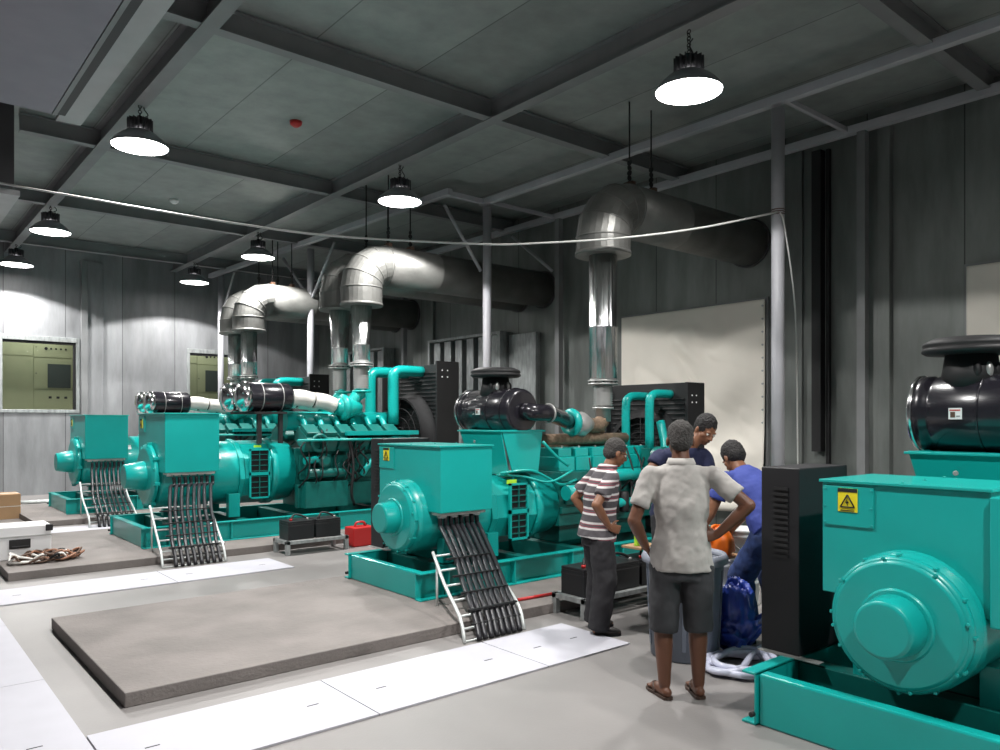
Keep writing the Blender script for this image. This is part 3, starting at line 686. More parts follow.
# ---------------------------------------------------------------- type B: V engine with twin air cleaners
def genset_b(X, Y, Z, label):
    r = empty('diesel_generator', (X, Y, Z), label, 'generator', 'large teal diesel generators in a row')
    zc = .81
    skid(r, 5.0, .80, .245)
    b = MB('teal'); b.lathe([(.36, .30), (.42, .36), (.42, 1.30)], (0, 0, zc), (1, 0, 0), seg=44)
    for s in (-1, 1): b.box(.55, .75, s*.36-.05, s*.36+.05, .245, .55); b.box(1.15, 1.3, s*.38-.05, s*.38+.05, .245, .55)
    b.build('alternator', r, .004)
    b = MB('teal'); b.lathe([(.34, .22), (.40, .25), (.40, .29), (.36, .30)], (0, 0, zc), (1, 0, 0), seg=44)
    bolts(b, (.25, 0, zc), .385, 12, (-1, 0, 0), .014, .016)
    for a in range(8):
        t = 2*PI*a/8+.2; b.obox((.27, .41*math.cos(t), zc+.41*math.sin(t)), (.03, 0, 0), (0, .02, 0), (0, 0, .02))
    eb = b.build('end_bell', r, .003)
    b = MB('teal'); b.lathe([(.135, -.02), (.15, -.01), (.19, .22)], (0, 0, zc), (1, 0, 0), seg=32); b.build('exciter_cover', eb, .004)
    b = MB('teal'); b.lathe([(.455, 1.30), (.455, 1.36), (.43, 1.38), (.43, 1.75)], (0, 0, zc), (1, 0, 0), seg=10, smooth=False); b.build('vent_housing', r, .004)
    for s in (-1, 1): grille(r, 1.42, 1.70, s*.43, zc-.34, zc+.32, s)
    MB('hivis').box(1.5, 1.6, -.40, -.39, zc+.34, zc+.37).build('caution_label', r)
    MB('white').obox((1.0, -.36, zc+.24), (.07, 0, 0), (0, -.002, 0), (0, .03, .035)).build('data_plate', r)
    b = MB('teal'); b.lathe([(.43, 1.752), (.455, 1.76), (.455, 1.84), (.43, 1.85), (.40, 2.1)], (0, 0, zc), (1, 0, 0), seg=32); b.build('flywheel_housing', r)
    b = MB('teal'); b.box(.30, .96, -.62, .52, .87, 1.59); tb = b.build('terminal_box', r, .006)
    MB('teal_bright').box(.285, .975, -.635, .535, 1.59, 1.605).build('lid', tb, .003)
    b = MB('teal'); b.box(.292, .30, .22, .50, 1.36, 1.57); cp = b.build('cover_panel', tb, .003); warning(cp, .292, .36, 1.47)
    b = MB('white_wrap'); b.box(.34, .92, -.58, -.40, .84, .87)
    for k in range(6): b.cyl((.39+k*.095, -.5, .82), (.39+k*.095, -.5, .84), .036, m='ladder_white', seg=12)
    b.build('cable_glands', tb)
    # engine
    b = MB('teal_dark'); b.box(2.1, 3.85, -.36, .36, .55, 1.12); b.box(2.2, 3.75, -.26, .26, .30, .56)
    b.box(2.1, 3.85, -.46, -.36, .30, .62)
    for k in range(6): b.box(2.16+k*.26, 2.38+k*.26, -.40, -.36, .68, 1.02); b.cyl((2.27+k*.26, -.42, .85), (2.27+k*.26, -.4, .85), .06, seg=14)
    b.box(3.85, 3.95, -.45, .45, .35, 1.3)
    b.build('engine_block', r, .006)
    for s in (-1, 1):
        for k in range(6):
            b = MB('teal_dark'); c = V((2.27+k*.26, s*.42, 1.25)); n = V((0, s*.5, .866)); t = V((0, .866, -s*.5))
            b.obox(c, (.115, 0, 0), t*.17, n*.11); b.obox(c+n*.14, (.10, 0, 0), t*.12, n*.035); b.build('cylinder_head', r, .01)
    b = MB('teal_bright'); b.box(2.75, 3.95, -.68, -.50, 1.30, 1.36, 'teal'); b.cyl((2.0, -.66, 1.24), (3.95, -.66, 1.24), .018); b.build('fuel_rail', r)
    b = MB('teal')
    b.cyl((2.1, 0, 1.50), (3.8, 0, 1.50), .14)
    for k in range(6):
        for s in (-1, 1): b.tube([(2.27+k*.26, 0, 1.5), (2.27+k*.26, s*.2, 1.55), (2.27+k*.26, s*.36, 1.38)], .045, seg=8, sub=3)
    b.build('intake_manifold', r)
    # twin air cleaners along the set, white wrapped elbows, turbo
    for s in (-1, 1):
        yy = s*.27; az = 1.83
        b = MB('black_gloss'); b.lathe([(.19, 1.45), (.195, 1.46), (.195, 2.02), (.17, 2.06)], (0, yy, az), (1, 0, 0), seg=36)
        b.torus((1.62, yy, az), .196, .006, (1, 0, 0), 'steel'); b.torus((1.9, yy, az), .196, .006, (1, 0, 0), 'steel')
        ac = b.build('air_cleaner', r)
        b = MB('chrome'); b.lathe([(.04, 1.30), (.12, 1.315), (.195, 1.36), (.205, 1.40), (.205, 1.45)], (0, yy, az), (1, 0, 0), seg=36)
        bolts(b, (1.35, yy, az), .17, 6, (-1, 0, 0), .012, .02); b.build('end_cap', ac)
        b = MB('white_wrap'); b.tube([(2.04, yy, az), (2.25, yy, az), (2.4, yy, az-.03)], .115, seg=16); b.cyl((2.4, yy, az-.03), (2.42, yy, az-.03), .10, m='black'); b.tube([(2.42, yy, az-.03), (2.6, yy, az-.05), (2.75, yy*.95, az-.1)], .115, seg=16); b.build('wrapped_duct', r)
        b = MB('teal_bright'); b.lathe([(.08, -.22), (.14, -.14), (.16, 0), (.12, .1), (.08, .2)], (2.98, yy, 1.70), (1, 0, 0)); b.torus((2.9, yy, 1.70), .14, .06, (1, 0, 0)); b.tube([(3.0, yy, 1.7), (3.1, yy, 1.85), (3.2, yy, 1.93)], .09, seg=12)
        b.lathe([(.10, 0), (.14, .0), (.14, .03)], (3.2, yy, 1.93)); b.build('turbocharger', r)
    b = MB('black'); b.box(1.5, 1.95, -.45, .45, 1.60, 1.63); b.box(1.55, 1.6, -.42, -.36, 1.2, 1.6); b.box(1.85, 1.9, -.42, -.36, 1.2, 1.6); b.build('cleaner_frame', r)
    # side accessories
    b = MB('teal_dark'); b.torus((2.35, -.62, 1.2), .11, .025, (0, 1, 0)); b.lathe([(.07, 0), (.1, .04), (.1, .14), (.05, .18)], (2.45, -.45, .95), (0, -1, 0)); b.cyl((2.2, -.55, .78), (2.75, -.55, .78), .07); b.box(2.15, 2.8, -.6, -.46, .30, .66)
    b.cyl((2.15, -.55, .95), (2.45, -.55, .98), .05, m='teal'); b.build('fuel_pump', r, .004)
    b = MB('teal'); b.tube([(3.05, -.55, .72), (3.12, -.6, .85), (3.38, -.62, 1.12), (3.55, -.60, 1.24), (3.8, -.55, 1.26)], .045, seg=12)
    b.tube([(3.35, -.55, .80), (3.5, -.6, .85), (3.65, -.6, 1.0)], .02, seg=8); b.build('coolant_pipe', r)
    for k in range(3):
        b = MB('teal_bright' if k == 0 else 'teal'); b.lathe([(.07, 0), (.15-.02*k, .03), (.15-.02*k, .10), (.06, .14)], (3.78+.05*k, -.48, 1.14-k*.30), (0, -1, 0)); b.build('pulley_cover', r)
    b = MB('black'); rnd = random.Random(5)
    for k in range(16):
        x = 2.1+rnd.random()*1.0; z0 = .5+rnd.random()*.4
        b.tube([(x, -.46, z0), (x+.06, -.60-.05*rnd.random(), z0+.15), (x-.1+rnd.random()*.2, -.62, z0+.35), (x+.1, -.56, z0+.5)], .011, seg=6)
    b.tube([(2.8, -.6, 1.3), (2.85, -.66, .9), (2.82, -.66, .5), (2.9, -.6, .3)], .02, seg=6); b.build('wiring_loom', r)
    # radiator
    b = MB('black'); b.box(4.28, 4.58, -.76, .76, .25, 2.38)
    for k in range(30): b.box(4.265, 4.28, -.72, .72, .45+k*.062, .465+k*.062)
    for s in (-1, 1): b.box(4.20, 4.62, s*.78-.02, s*.78+.02, .25, 2.42)
    rd = b.build('radiator', r, .004)
    b = MB('white')
    for a in (0, 1):
        for c in (0, 1): b.cyl((4.30+a*.1, -.804, 2.28-c*.1), (4.30+a*.1, -.800, 2.28-c*.1), .012, seg=8)
    b.build('mounting_holes', rd)
    b = MB('dark_gap'); b.lathe([(.62, 4.05), (.62, 4.25), (.70, 4.26)], (0, 0, 1.25), (1, 0, 0), cap=False)
    for R in (.15, .3, .45, .6): b.torus((4.05, 0, 1.25), R, .006, (1, 0, 0))
    for a in range(8): t = PI*a/4; b.cyl((4.05, 0, 1.25), (4.05, .6*math.cos(t), 1.25+.6*math.sin(t)), .006, seg=6)
    b.build('fan_guard', r)
    for yy, x0, zz in ((.15, 3.60, 2.27), (-.28, 3.75, 2.28)):
        b = MB('teal'); b.tube([(x0, yy, 1.45), (x0, yy, zz-.16), (x0+.03, yy, zz-.04), (x0+.15, yy, zz), (4.30, yy, zz)], .085, seg=14, sub=4); b.build('radiator_pipe', r)
    return r
third = genset_b(2.55, 10.38, .085, 'third teal diesel generator with twin silver-capped air cleaners, behind its white ladder')
fourth = genset_b(2.55, 14.68, .085, 'farthest teal diesel generator at left, nearest the far wall windows')
ladder_and_cables(3.1, 9.7, 0, (2.93, 3.47), 9.68, .90, 0, (2.50, 3.18), 8.60, 8, 'the third generator', .10, .60)
ladder_and_cables(3.1, 14, 0, (2.93, 3.47), 13.98, .90, 0, (2.60, 3.26), 12.5, 8, 'the farthest generator', .12, .60)

# ================================================================ EXHAUST DUCTS
def exhaust(x, y, zb, label, rr=.16, R=.32, zh=4.02, riser0=2.05, ztop=3.45, flare=False, rad=.38):
    r = empty('exhaust_duct', (x, y, zb), label, 'exhaust duct', 'foil-clad exhaust ducts')
    b = MB('steel'); z = 0; prof = []
    hb = riser0-zb-.05
    nb = 9
    for i in range(nb*2+1): prof.append((.095 if i % 2 == 0 else .115, hb*i/(nb*2)))
    b.lathe(prof, seg=24); b.build('bellows', r)
    b = MB('steel'); b.lathe([(.15, hb), (.17, hb+.002), (.17, hb+.02), (.12, hb+.022), (.12, hb+.035), (.17, hb+.037), (.17, hb+.055), (.15, hb+.057)], seg=24)
    bolts(b, (0, 0, hb+.02), .15, 10, (0, 0, 1), .012, .03, 'black'); b.build('flange', r)
    b = MB('foil_riser'); h0, h1 = riser0-zb+.01, ztop-zb+.02
    b.lathe([(rr*.9, h0), (rr, h0+.01), (rr, h1*.5), (rr+.004, h1*.5+.005), (rr+.004, h1*.5+.02), (rr, h1*.5+.025), (rr*1.25 if flare else rr, h1)], seg=28); b.build('riser', r)
    # lobster-back elbow
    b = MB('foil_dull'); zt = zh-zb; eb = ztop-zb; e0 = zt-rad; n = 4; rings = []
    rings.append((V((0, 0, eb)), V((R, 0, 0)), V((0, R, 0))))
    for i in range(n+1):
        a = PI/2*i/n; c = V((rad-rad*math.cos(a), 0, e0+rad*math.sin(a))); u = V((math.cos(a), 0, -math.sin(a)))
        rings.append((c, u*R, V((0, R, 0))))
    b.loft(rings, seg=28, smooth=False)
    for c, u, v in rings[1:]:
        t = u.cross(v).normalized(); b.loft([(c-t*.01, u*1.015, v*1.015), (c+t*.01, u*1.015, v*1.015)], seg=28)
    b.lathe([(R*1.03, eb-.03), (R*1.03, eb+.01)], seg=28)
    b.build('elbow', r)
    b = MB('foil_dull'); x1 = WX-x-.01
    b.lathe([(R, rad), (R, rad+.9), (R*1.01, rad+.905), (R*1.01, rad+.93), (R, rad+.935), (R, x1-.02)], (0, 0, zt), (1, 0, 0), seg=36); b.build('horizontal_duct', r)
    b = MB('beam_dark'); b.lathe([(R*1.08, x1-.03), (R*1.08, x1)], (0, 0, zt), (1, 0, 0), seg=36); b.build('wall_collar', r)
    for xx in (rad+.1, rad+.5):
        b = MB('black'); b.cyl((xx, .02, zt+R-.01), (xx, .02, ROOF-zb), .010, seg=6)
        for k in range(5): b.torus((xx, .02, zt+R+.04+k*.06), .025, .01, ((1, 0, 0), (0, 1, 0))[k % 2], seg=10)
        b.box(xx-.03, xx+.03, -.05, .09, zt+R-.005, zt+R+.05, 'brown_cable'); b.build('hanger', r)
    return r
exhaust(6.50, 5.95, 1.76, 'foil-clad exhaust duct with a tall straight riser, behind the striped-shirt man', rr=.16, R=.31, zh=4.05, ztop=3.50)
exhaust(5.75, 10.11, 2.06, 'right-hand foil-clad exhaust duct of the third generator pair', rr=.13, R=.31, zh=3.95, ztop=3.33, riser0=2.45, flare=True)
exhaust(5.75, 10.78, 2.06, 'left-hand foil-clad exhaust duct of the third generator pair', rr=.13, R=.31, zh=3.95, ztop=3.33, riser0=2.45, flare=True)
exhaust(5.75, 14.41, 2.06, 'right-hand foil-clad exhaust duct of the farthest pair', rr=.15, R=.31, zh=3.95, ztop=3.33, riser0=2.45)
exhaust(5.75, 15.08, 2.06, 'left-hand foil-clad exhaust duct of the farthest pair', rr=.15, R=.31, zh=3.95, ztop=3.33, riser0=2.45)

# ================================================================ BATTERIES AND STANDS
def battery_set(x, y, n, where, labels):
    r = empty('battery_stand', (x, y, 0), 'low grey steel stand holding batteries beside %s' % where, 'stand', 'battery stands')
    L = n*.36+.1; b = MB('galv')
    b.box(0, L, 0, .05, .13, .17); b.box(0, L, .33, .38, .13, .17); b.box(0, .05, 0, .38, .13, .17); b.box(L-.05, L, 0, .38, .13, .17); b.build('top_frame', r, .003)
    for xx in (0, L-.05):
        for yy in (0, .33): MB('galv').box(xx, xx+.05, yy, yy+.05, 0, .13).build('leg', r, .003)
    for k in range(n):
        q = empty('battery', (x+.05+k*.36, y+.06, .17), labels[k], 'battery', 'black batteries on stands')
        MB('battery').box(0, .33, 0, .26, 0, .20).box(-.003, .333, -.003, .263, .165, .175).build('case', q, .008)
        MB('battery').box(.0, .33, 0, .26, .2, .225).build('lid', q, .006)
        MB('red' if k % 2 == 0 else 'black').cyl((.06, .06, .225), (.06, .06, .25), .018).build('terminal', q)
        MB('steel').cyl((.27, .06, .225), (.27, .06, .25), .016).build('terminal', q)
        MB('black').tube([(.06, .06, .245), (.12, .1, .29), (.2, .08, .28), (.27, .06, .245)], .012, seg=8).build('battery_lead', q)
battery_set(4.42, 4.26 - .02, 4, 'the middle generator', ['black battery on the stand just left of the striped-shirt man', 'black battery on the stand behind the striped-shirt man legs', 'black battery on the stand between striped-shirt man and grey bin', 'black battery on the stand hidden mostly by the grey bin'])
battery_set(3.85, 8.52, 2, 'the third generator', ['left black battery on the stand beside the third generator', 'right black battery on the stand beside the third generator'])
tag(MB('cardboard').box(0, .3, 0, .22, 0, .02).build('cardboard_sheet', None, .002, (5.2, 4.32, .47)), 'small brown board lying on the batteries by the bin', 'board')
b = MB('hivis').box(-.03, .03, -.02, .02, 0, .10).cyl((0, 0, .10), (0, 0, .125), .015, m='black'); tag(b.build('small_bottle', None, .006, (5.28, 4.42, .49)), 'small lime green bottle on the batteries beside the bin', 'bottle')
b = MB('red').box(-.16, .16, -.12, .12, 0, .24).tube([(-.08, 0, .23), (-.05, 0, .29), (.05, 0, .29), (.08, 0, .23)], .014).cyl((.1, .05, .24), (.1, .05, .27), .025, m='black')
tag(b.build('fuel_can', None, .02, (4.93, 8.7, 0)), 'red metal can right of the third generator batteries', 'can')
b = MB('red'); b.cyl((4.22, 4.82, .10), (4.60, 4.80, .10), .013, m='red'); b.cyl((4.60, 4.80, .10), (4.78, 4.79, .10), .013, m='white'); tag(b.build('marker_rod'), 'thin red and white rod lying on the plinth edge', 'rod')

# ================================================================ LEFT CLUTTER
r = empty('flight_case', (1.14, 9.75, .085), 'silver metal case with black corners standing on the left plinth', 'case')
MB('ladder_white').box(-.15, .50, 0, .42, 0, .36, 'white').build('case_body', r, .012)
MB('steel').box(-.155, .505, -.005, .425, .24, .255).build('lid_seam', r)
b = MB('black')
for x in (-.13, .48):
    for z in (.02, .30): b.box(x-.035, x+.035, -.012, .03, z-.01, z+.06)
b.build('corner_guards', r, .006)
MB('black').box(.10, .30, -.012, .0, .12, .22).box(.12, .28, -.03, -.012, .13, .15).build('handle', r, .004)
mb = MB('brown_cable'); rnd = random.Random(11)
for k in range(26):
    pts = []; cx, cy = 1.30+rnd.random()*.42, 9.38+rnd.random()*.2
    for i in range(9):
        a = i*.8+k; pts.append((cx+(.08+.16*rnd.random())*math.cos(a), cy+(.05+.10*rnd.random())*math.sin(a), .10+.09*rnd.random()*(1 if i % 2 else .3)))
    mb.tube(pts, .012, ['brown_cable', 'copper', 'brown_cable', 'black', 'brown_cable', 'white_wrap'][k % 6], seg=6)
tag(mb.build('tangled_cables'), 'tangle of brown and white cables lying in front of the metal case', 'cables')
r = empty('cardboard_box', (1.27, 14.6, 0), 'brown cardboard box on the floor by the left photo edge', 'box')
MB('cardboard').box(0, .75, 0, .5, 0, .40).build('carton', r, .006); MB('white_wrap').box(.0, .75, .22, .28, .4, .402).box(-.002, .752, -.002, .0, .2, .21).build('tape', r)
for k, (l) in enumerate(('top', 'middle', 'bottom')):
    tag(MB('ladder_white').cyl((2.2+.1*k, 17.2-.1*k, .025+.0*k), (3.3+.1*k, 17.2-.1*k, .025), .025, seg=10).build('white_conduit'), 'white conduit lying on the floor near the far wall, %s in the photo' % l, 'pipe', 'white conduits on the far floor')
b = MB('white'); b.lathe([(.05, 0), (.10, .01), (.09, .03), (.03, .04)], (3.35, 9.42, .085)); tag(b.build('white_dish'), 'small white round lid lying beside the third generator base', 'lid')

# ================================================================ BIN, BUCKETS, BAG, HOSE
r = empty('round_bin', (4.33, 3.215, 0), 'tall round grey plastic bin behind the man in grey shirt', 'bin')
b = MB('bin_grey'); b.lathe([(.20, 0), (.215, .01), (.245, .62), (.25, .66), (.235, .66), (.228, .6), (.195, .03)], cap=False, seg=40); b.lathe([(.2, .02), (.2, .03)], seg=40)
for k in range(10): a = 2*PI*k/10; d = V((math.cos(a), math.sin(a), 0)); b.obox(d*.228+V((0, 0, .34)), d*.008+V((0, 0, 0)), V((-d.y, d.x, 0))*.012, V((0, 0, .26))+d*.012)
b.build('barrel', r)
b = MB('bin_rim'); b.lathe([(.25, .63), (.272, .64), (.275, .67), (.26, .70), (.24, .70), (.235, .665)], cap=False, seg=40); b.build('rim', r)
r.scale = (1.06, 1.06, 1)
def bucket(x, y, z, label):
    r = empty('plastic_bucket', (x, y, z), label, 'bucket', 'white plastic buckets')
    MB('white').lathe([(.125, 0), (.128, .01), (.15, .30), (.16, .30), (.16, .315), (.153, .32), (.153, .34), (.165, .34), (.165, .36), (.142, .36), (.12, .012)], cap=False, seg=32).lathe([(.125, .004), (.125, .012)], seg=32).build('pail', r)
    MB('steel').tube([(-.155, 0, .30), (-.14, -.1, .2), (0, -.165, .13), (.14, -.1, .2), (.155, 0, .30)], .004, seg=6).build('wire_handle', r)
    return r
bucket(5.48, 3.52, 0, 'lowest white plastic bucket of the stack right of the orange jug')
bucket(5.48, 3.52, .365, 'upper white plastic bucket of the stack right of the orange jug')
bucket(5.06, 3.48, 0, 'lower white plastic bucket of the pair under the orange jug')
bucket(5.06, 3.48, .19, 'upper white plastic bucket nested under the orange jug')
tag(MB('cardboard').box(-.16, .16, -.12, .12, 0, .012).build('cardboard_flap', None, .002, (5.08, 3.46, .552)), 'flat piece of cardboard on the bucket under the orange jug', 'cardboard')
r = empty('orange_jug', (5.12, 3.43, .565), 'orange plastic jug beside the grey bin, near a reaching hand', 'jug')
b = MB('orange'); b.lathe([(.05, 0), (.09, .02), (.10, .10), (.085, .16), (.045, .20), (.04, .23)], (0, 0, 0), (-.25, .1, .9)); b.build('jug_body', r)
MB('orange').tube([(-.02, .02, .22), (-.11, .03, .22), (-.14, .03, .14), (-.1, .02, .07)], .012).build('handle', r)
# blue bag: crumpled closed surface
bm = MB('blue_bag'); bm.sph((0, 0, .17), (.17, .16, .19), seg=64)
for v in bm.bm.verts:
    n1 = noise.noise(v.co*8); n2 = abs(noise.noise(v.co*18+V((5, 2, 1)))); n3 = abs(noise.noise(v.co*38)); v.co += v.co.normalized()*(n1*.07-n2*.10-n3*.05+.02)
    v.co.z = max(v.co.z, 0.0)
    if v.co.z > .30: k = (v.co.z-.30)*3; v.co.x *= 1-k*.5; v.co.y *= 1-k*.5; v.co.z += .05
o = bm.build('plastic_bag', None, 0, (4.66, 3.02, .0)); o.scale = (1, 1, 1.15)
tag(o, 'crumpled blue plastic bag on the floor right of the grey bin', 'bag')
mb = MB('hose_clear'); pts = []
for i in range(64):
    a = i*.36; k = i/64; R = .25-.03*math.sin(i*.9)-.05*k
    pts.append((4.33+R*math.cos(a)*1.05+k*.06, 2.80+R*math.sin(a)*.8, .022+.035*k+.012*math.sin(i*.5)**2))
pts += [(4.75, 2.9, .04), (4.95, 2.75, .022), (5.2, 2.72, .022)]
mb.tube(pts, .021, seg=10, sub=2); tag(mb.build('clear_hose'), 'coiled clear plastic hose on the floor by the nearest generator', 'hose')

# ================================================================ PEOPLE
def solid(mb, name, parent, vox, smooth=6, disp=0, dsize=.12, dtex=None, clip=None):
    """fuse overlapping closed pieces into one continuous surface"""
    bmesh.ops.recalc_face_normals(mb.bm, faces=mb.bm.faces)
    me = bpy.data.meshes.new(name); mb.bm.to_mesh(me); mb.bm.free(); o = bpy.data.objects.new(name, me); C.objects.link(o)
    rm = o.modifiers.new('r', 'REMESH'); rm.mode = 'VOXEL'; rm.voxel_size = vox; rm.use_smooth_shade = True
    s = o.modifiers.new('s', 'SMOOTH'); s.factor = .5; s.iterations = smooth
    if disp:
        t = bpy.data.textures.new(name, 'CLOUDS'); t.noise_scale = dsize; t.noise_depth = 2
        d = o.modifiers.new('d', 'DISPLACE'); d.texture = t; d.strength = disp; d.mid_level = .5
    dg = bpy.context.evaluated_depsgraph_get(); dg.update()
    m2 = bpy.data.meshes.new_from_object(o.evaluated_get(dg)); o.modifiers.clear(); o.data = m2
    bpy.data.meshes.remove(me)
    m2.materials.clear(); m2.materials.append(MT[mb.m])
    for p in m2.polygons: p.use_smooth = True; p.material_index = 0
    o.parent = parent; return o
def lerp(a, b, t): return V(a)*(1-t)+V(b)*t
def hand(mb, wrist, d, palm_n, side, curl=.5, s=1.0):
    """d: pointing direction, palm_n: back-of-hand normal, thumb leaves on `side` (vector)"""
    wrist, d, n, sd = V(wrist), V(d).normalized(), V(palm_n).normalized(), V(side).normalized()
    sd = (sd-d*sd.dot(d)).normalized(); n = d.cross(sd).normalized()*(1 if d.cross(sd).dot(n) > 0 else -1)
    pc = wrist+d*.045*s
    mb.loft([(wrist-d*.01, sd*.022*s, n*.017*s), (wrist+d*.03*s, sd*.036*s, n*.015*s), (wrist+d*.085*s, sd*.040*s, n*.013*s), (wrist+d*.095*s, sd*.034*s, n*.010*s)], seg=16)
    for k, (off, L) in enumerate(((.030, .070), (.010, .080), (-.010, .074), (-.029, .058))):
        b0 = wrist+d*.088*s+sd*off*s; a = 0; p = b0; r0 = .0088*s; dirn = (d+sd*off*1.5).normalized()
        for j, f in enumerate((.42, .32, .26)):
            a += curl*(.5+.25*j); q = p+(dirn*math.cos(a)-n*math.sin(a))*L*f*s
            mb.caps(p, r0-.0006*j, q, r0-.0006*(j+1), seg=10); p = q
    t0 = wrist+d*.025*s+sd*.030*s; t1 = t0+(sd*.8+d*.6).normalized()*.036*s; t2 = t1+(sd*.35+d-n*.3).normalized()*.034*s
    mb.caps(t0, .013*s, t1, .0105*s, seg=10); mb.caps(t1, .0105*s, t2, .009*s, seg=10)
def head(mb, c, fwd, up, s=1.0):
    """c = head centre; face looks along fwd"""
    f, u = V(fwd).normalized(), V(up).normalized(); rt = f.cross(u).normalized(); u = rt.cross(f)
    rot = Matrix((rt, f, u)).transposed()
    P = lambda x, y, z: V(c)+(rt*x+f*y+u*z)*s
    mb.sph(P(0, -.012, .03), (.074*s, .092*s, .085*s), seg=24, rot=rot)
    mb.sph(P(0, .02, -.03), (.060*s, .068*s, .075*s), seg=20, rot=rot)
    mb.sph(P(0, .055, -.082), (.028*s, .026*s, .022*s), seg=12, rot=rot)
    mb.caps(P(0, .080, .012), .010*s, P(0, .106, -.022), .0135*s)
    for q in (-1, 1):
        mb.sph(P(q*.013, .092, -.028), .010*s, seg=10)
        mb.sph(P(q*.030, .078, .022), (.022*s, .012*s, .009*s), seg=10, rot=rot)
        mb.sph(P(q*.077, -.008, -.01), (.010*s, .019*s, .031*s), seg=10, rot=rot)
        mb.sph(P(q*.043, .048, -.018), (.022*s, .022*s, .02*s), seg=10, rot=rot)
    mb.sph(P(0, .087, -.052), (.024*s, .010*s, .006*s), seg=10, rot=rot); mb.sph(P(0, .084, -.062), (.021*s, .010*s, .007*s), seg=10, rot=rot)
    return P, rot
def person(name_label, loc, heading, J, wear, s=1.0):
    """J: joints in the body frame (x = the person's right, y = forward, z = up)"""
    r = bpy.data.objects.new('person', None); C.objects.link(r); tag(r, name_label, 'person'); r.location = loc; r.rotation_euler.z = heading
    r.scale = (s, s, s)
    pel, che, nk, hd = (V(J[k]) for k in ('pelvis', 'chest', 'neck', 'head'))
    up = (nk-pel).normalized(); acr = (V(J['sR'])-V(J['sL'])).normalized(); fw = up.cross(acr).normalized()
    hw = J.get('hipw', V((1, 0, 0))); hw = V(hw)
    # body
    b = MB(wear['skin'])
    b.loft([(pel-up*.10, hw*.12, fw*.09), (pel, hw*.135, fw*.095), (lerp(pel, che, .45), acr*.115, fw*.08), (che, acr*.13, fw*.09), (lerp(che, nk, .6), acr*.12, fw*.065), (nk, acr*.06, fw*.055)], seg=28)
    b.caps(nk-up*.03, .058, lerp(nk, hd, .6), .050)
    for q in 'LR':
        sh, el, wr = V(J['s'+q]), V(J['e'+q]), V(J['w'+q])
        b.sph(sh-up*.012, .040); b.caps(sh-up*.012, .040, lerp(sh, el, .5), .042); b.caps(lerp(sh, el, .5), .042, el, .038); b.caps(el, .040, lerp(el, wr, .35), .039); b.caps(lerp(el, wr, .35), .039, wr, .025)
        hd_, hn, ht = J['h'+q]; hand(b, wr, hd_, hn, ht, J.get('curl', .55))
        hp, kn, an, to = V(J['hip'+q]), V(J['k'+q]), V(J['a'+q]), V(J['t'+q])
        b.caps(hp, .088, kn, .055); b.caps(kn, .056, lerp(kn, an, .35), .056); b.caps(lerp(kn, an, .35), .056, an, .036)
        fd = (to-an); fd.z = 0; fd.normalize(); he = an+V((0, 0, -.045))-fd*.03
        b.caps(he, .030, lerp(he, to, .55)+V((0, 0, .01)), .036); b.caps(lerp(he, to, .5)+V((0, 0, .005)), .035, to, .024)
        sd_ = fd.cross(V((0, 0, 1)))
        for k in range(5): tp = to+sd_*(k-2)*.014; b.caps(tp-fd*.01, .011, tp+fd*(.030-.004*abs(k-2)), .010, seg=8)
    P, rot = head(b, hd, J['face'], J.get('hup', (0, 0, 1)))
    body = solid(b, 'body', r, .0065, 5)
    # eyes
    for q in (-1, 1):
        e = MB('sclera'); e.sph(P(q*.030, .079, .006), .0105, seg=12); e.sph(P(q*.030, .0865, .006), .005, 'black', seg=8); e.build('eye', r)
    # hair
    hb = MB(wear['hair']); hl = wear.get('hairlen', .012)
    hb.sph(P(0, -.020, .040), (.078+hl*.3, .092+hl*.3, .082+hl), seg=24, rot=rot); hb.sph(P(0, -.045, .0), (.070+hl*.3, .062+hl*.4, .075), seg=20, rot=rot)
    if wear.get('bald'):
        pass
    solid(hb, 'hair', r, .008, 2, .012, .02)
    # shirt
    g = wear.get('loose', .02); sb = MB(wear['shirt']); hem = wear.get('hem', .0)
    sb.loft([(pel-up*hem, hw*(.186+g*.5), fw*(.135+g)), (pel+up*.04, hw*(.178+g*.6), fw*(.125+g)), (lerp(pel, che, .5), acr*(.15+g), fw*(.11+g)), (che, acr*(.165+g), fw*(.12+g)), (lerp(che, nk, .5), acr*(.165+g*.6), fw*(.10+g*.6)), (lerp(che, nk, .85), acr*.12, fw*.085), (nk+up*.005, acr*.072, fw*.068)], seg=32)
    for q in 'LR':
        sh, el = V(J['s'+q]), V(J['e'+q]); sl = wear.get('sleeve', .6)
        sb.sph(sh-up*.006, .060); sb.cyl(sh, lerp(sh, el, sl), .060, .060+g*.5); sb.caps(lerp(nk, sh, .4)-up*.03, .055, sh-up*.01, .052)
    shirt = solid(sb, 'shirt', r, .010, 3, wear.get('fold', .02), .09)
    if wear.get('collar'):
        cb = MB(wear['shirt']); t = (hd-nk).normalized()
        cb.loft([(nk-up*.015, acr*.080, fw*.075), (nk+t*.03, acr*.070, fw*.066), (nk+t*.032, acr*.074, fw*.070), (nk-up*.0, acr*.088, fw*.083), (nk-up*.015, acr*.080, fw*.075)], cap=False, seg=28); cb.build('collar', r)
    # trousers / shorts
    tb = MB(wear['pants']); pg = wear.get('pg', .02)
    tb.loft([(pel-up*.02, hw*.148, fw*.108), (pel-up*.15, hw*.150, fw*.112)], seg=28)
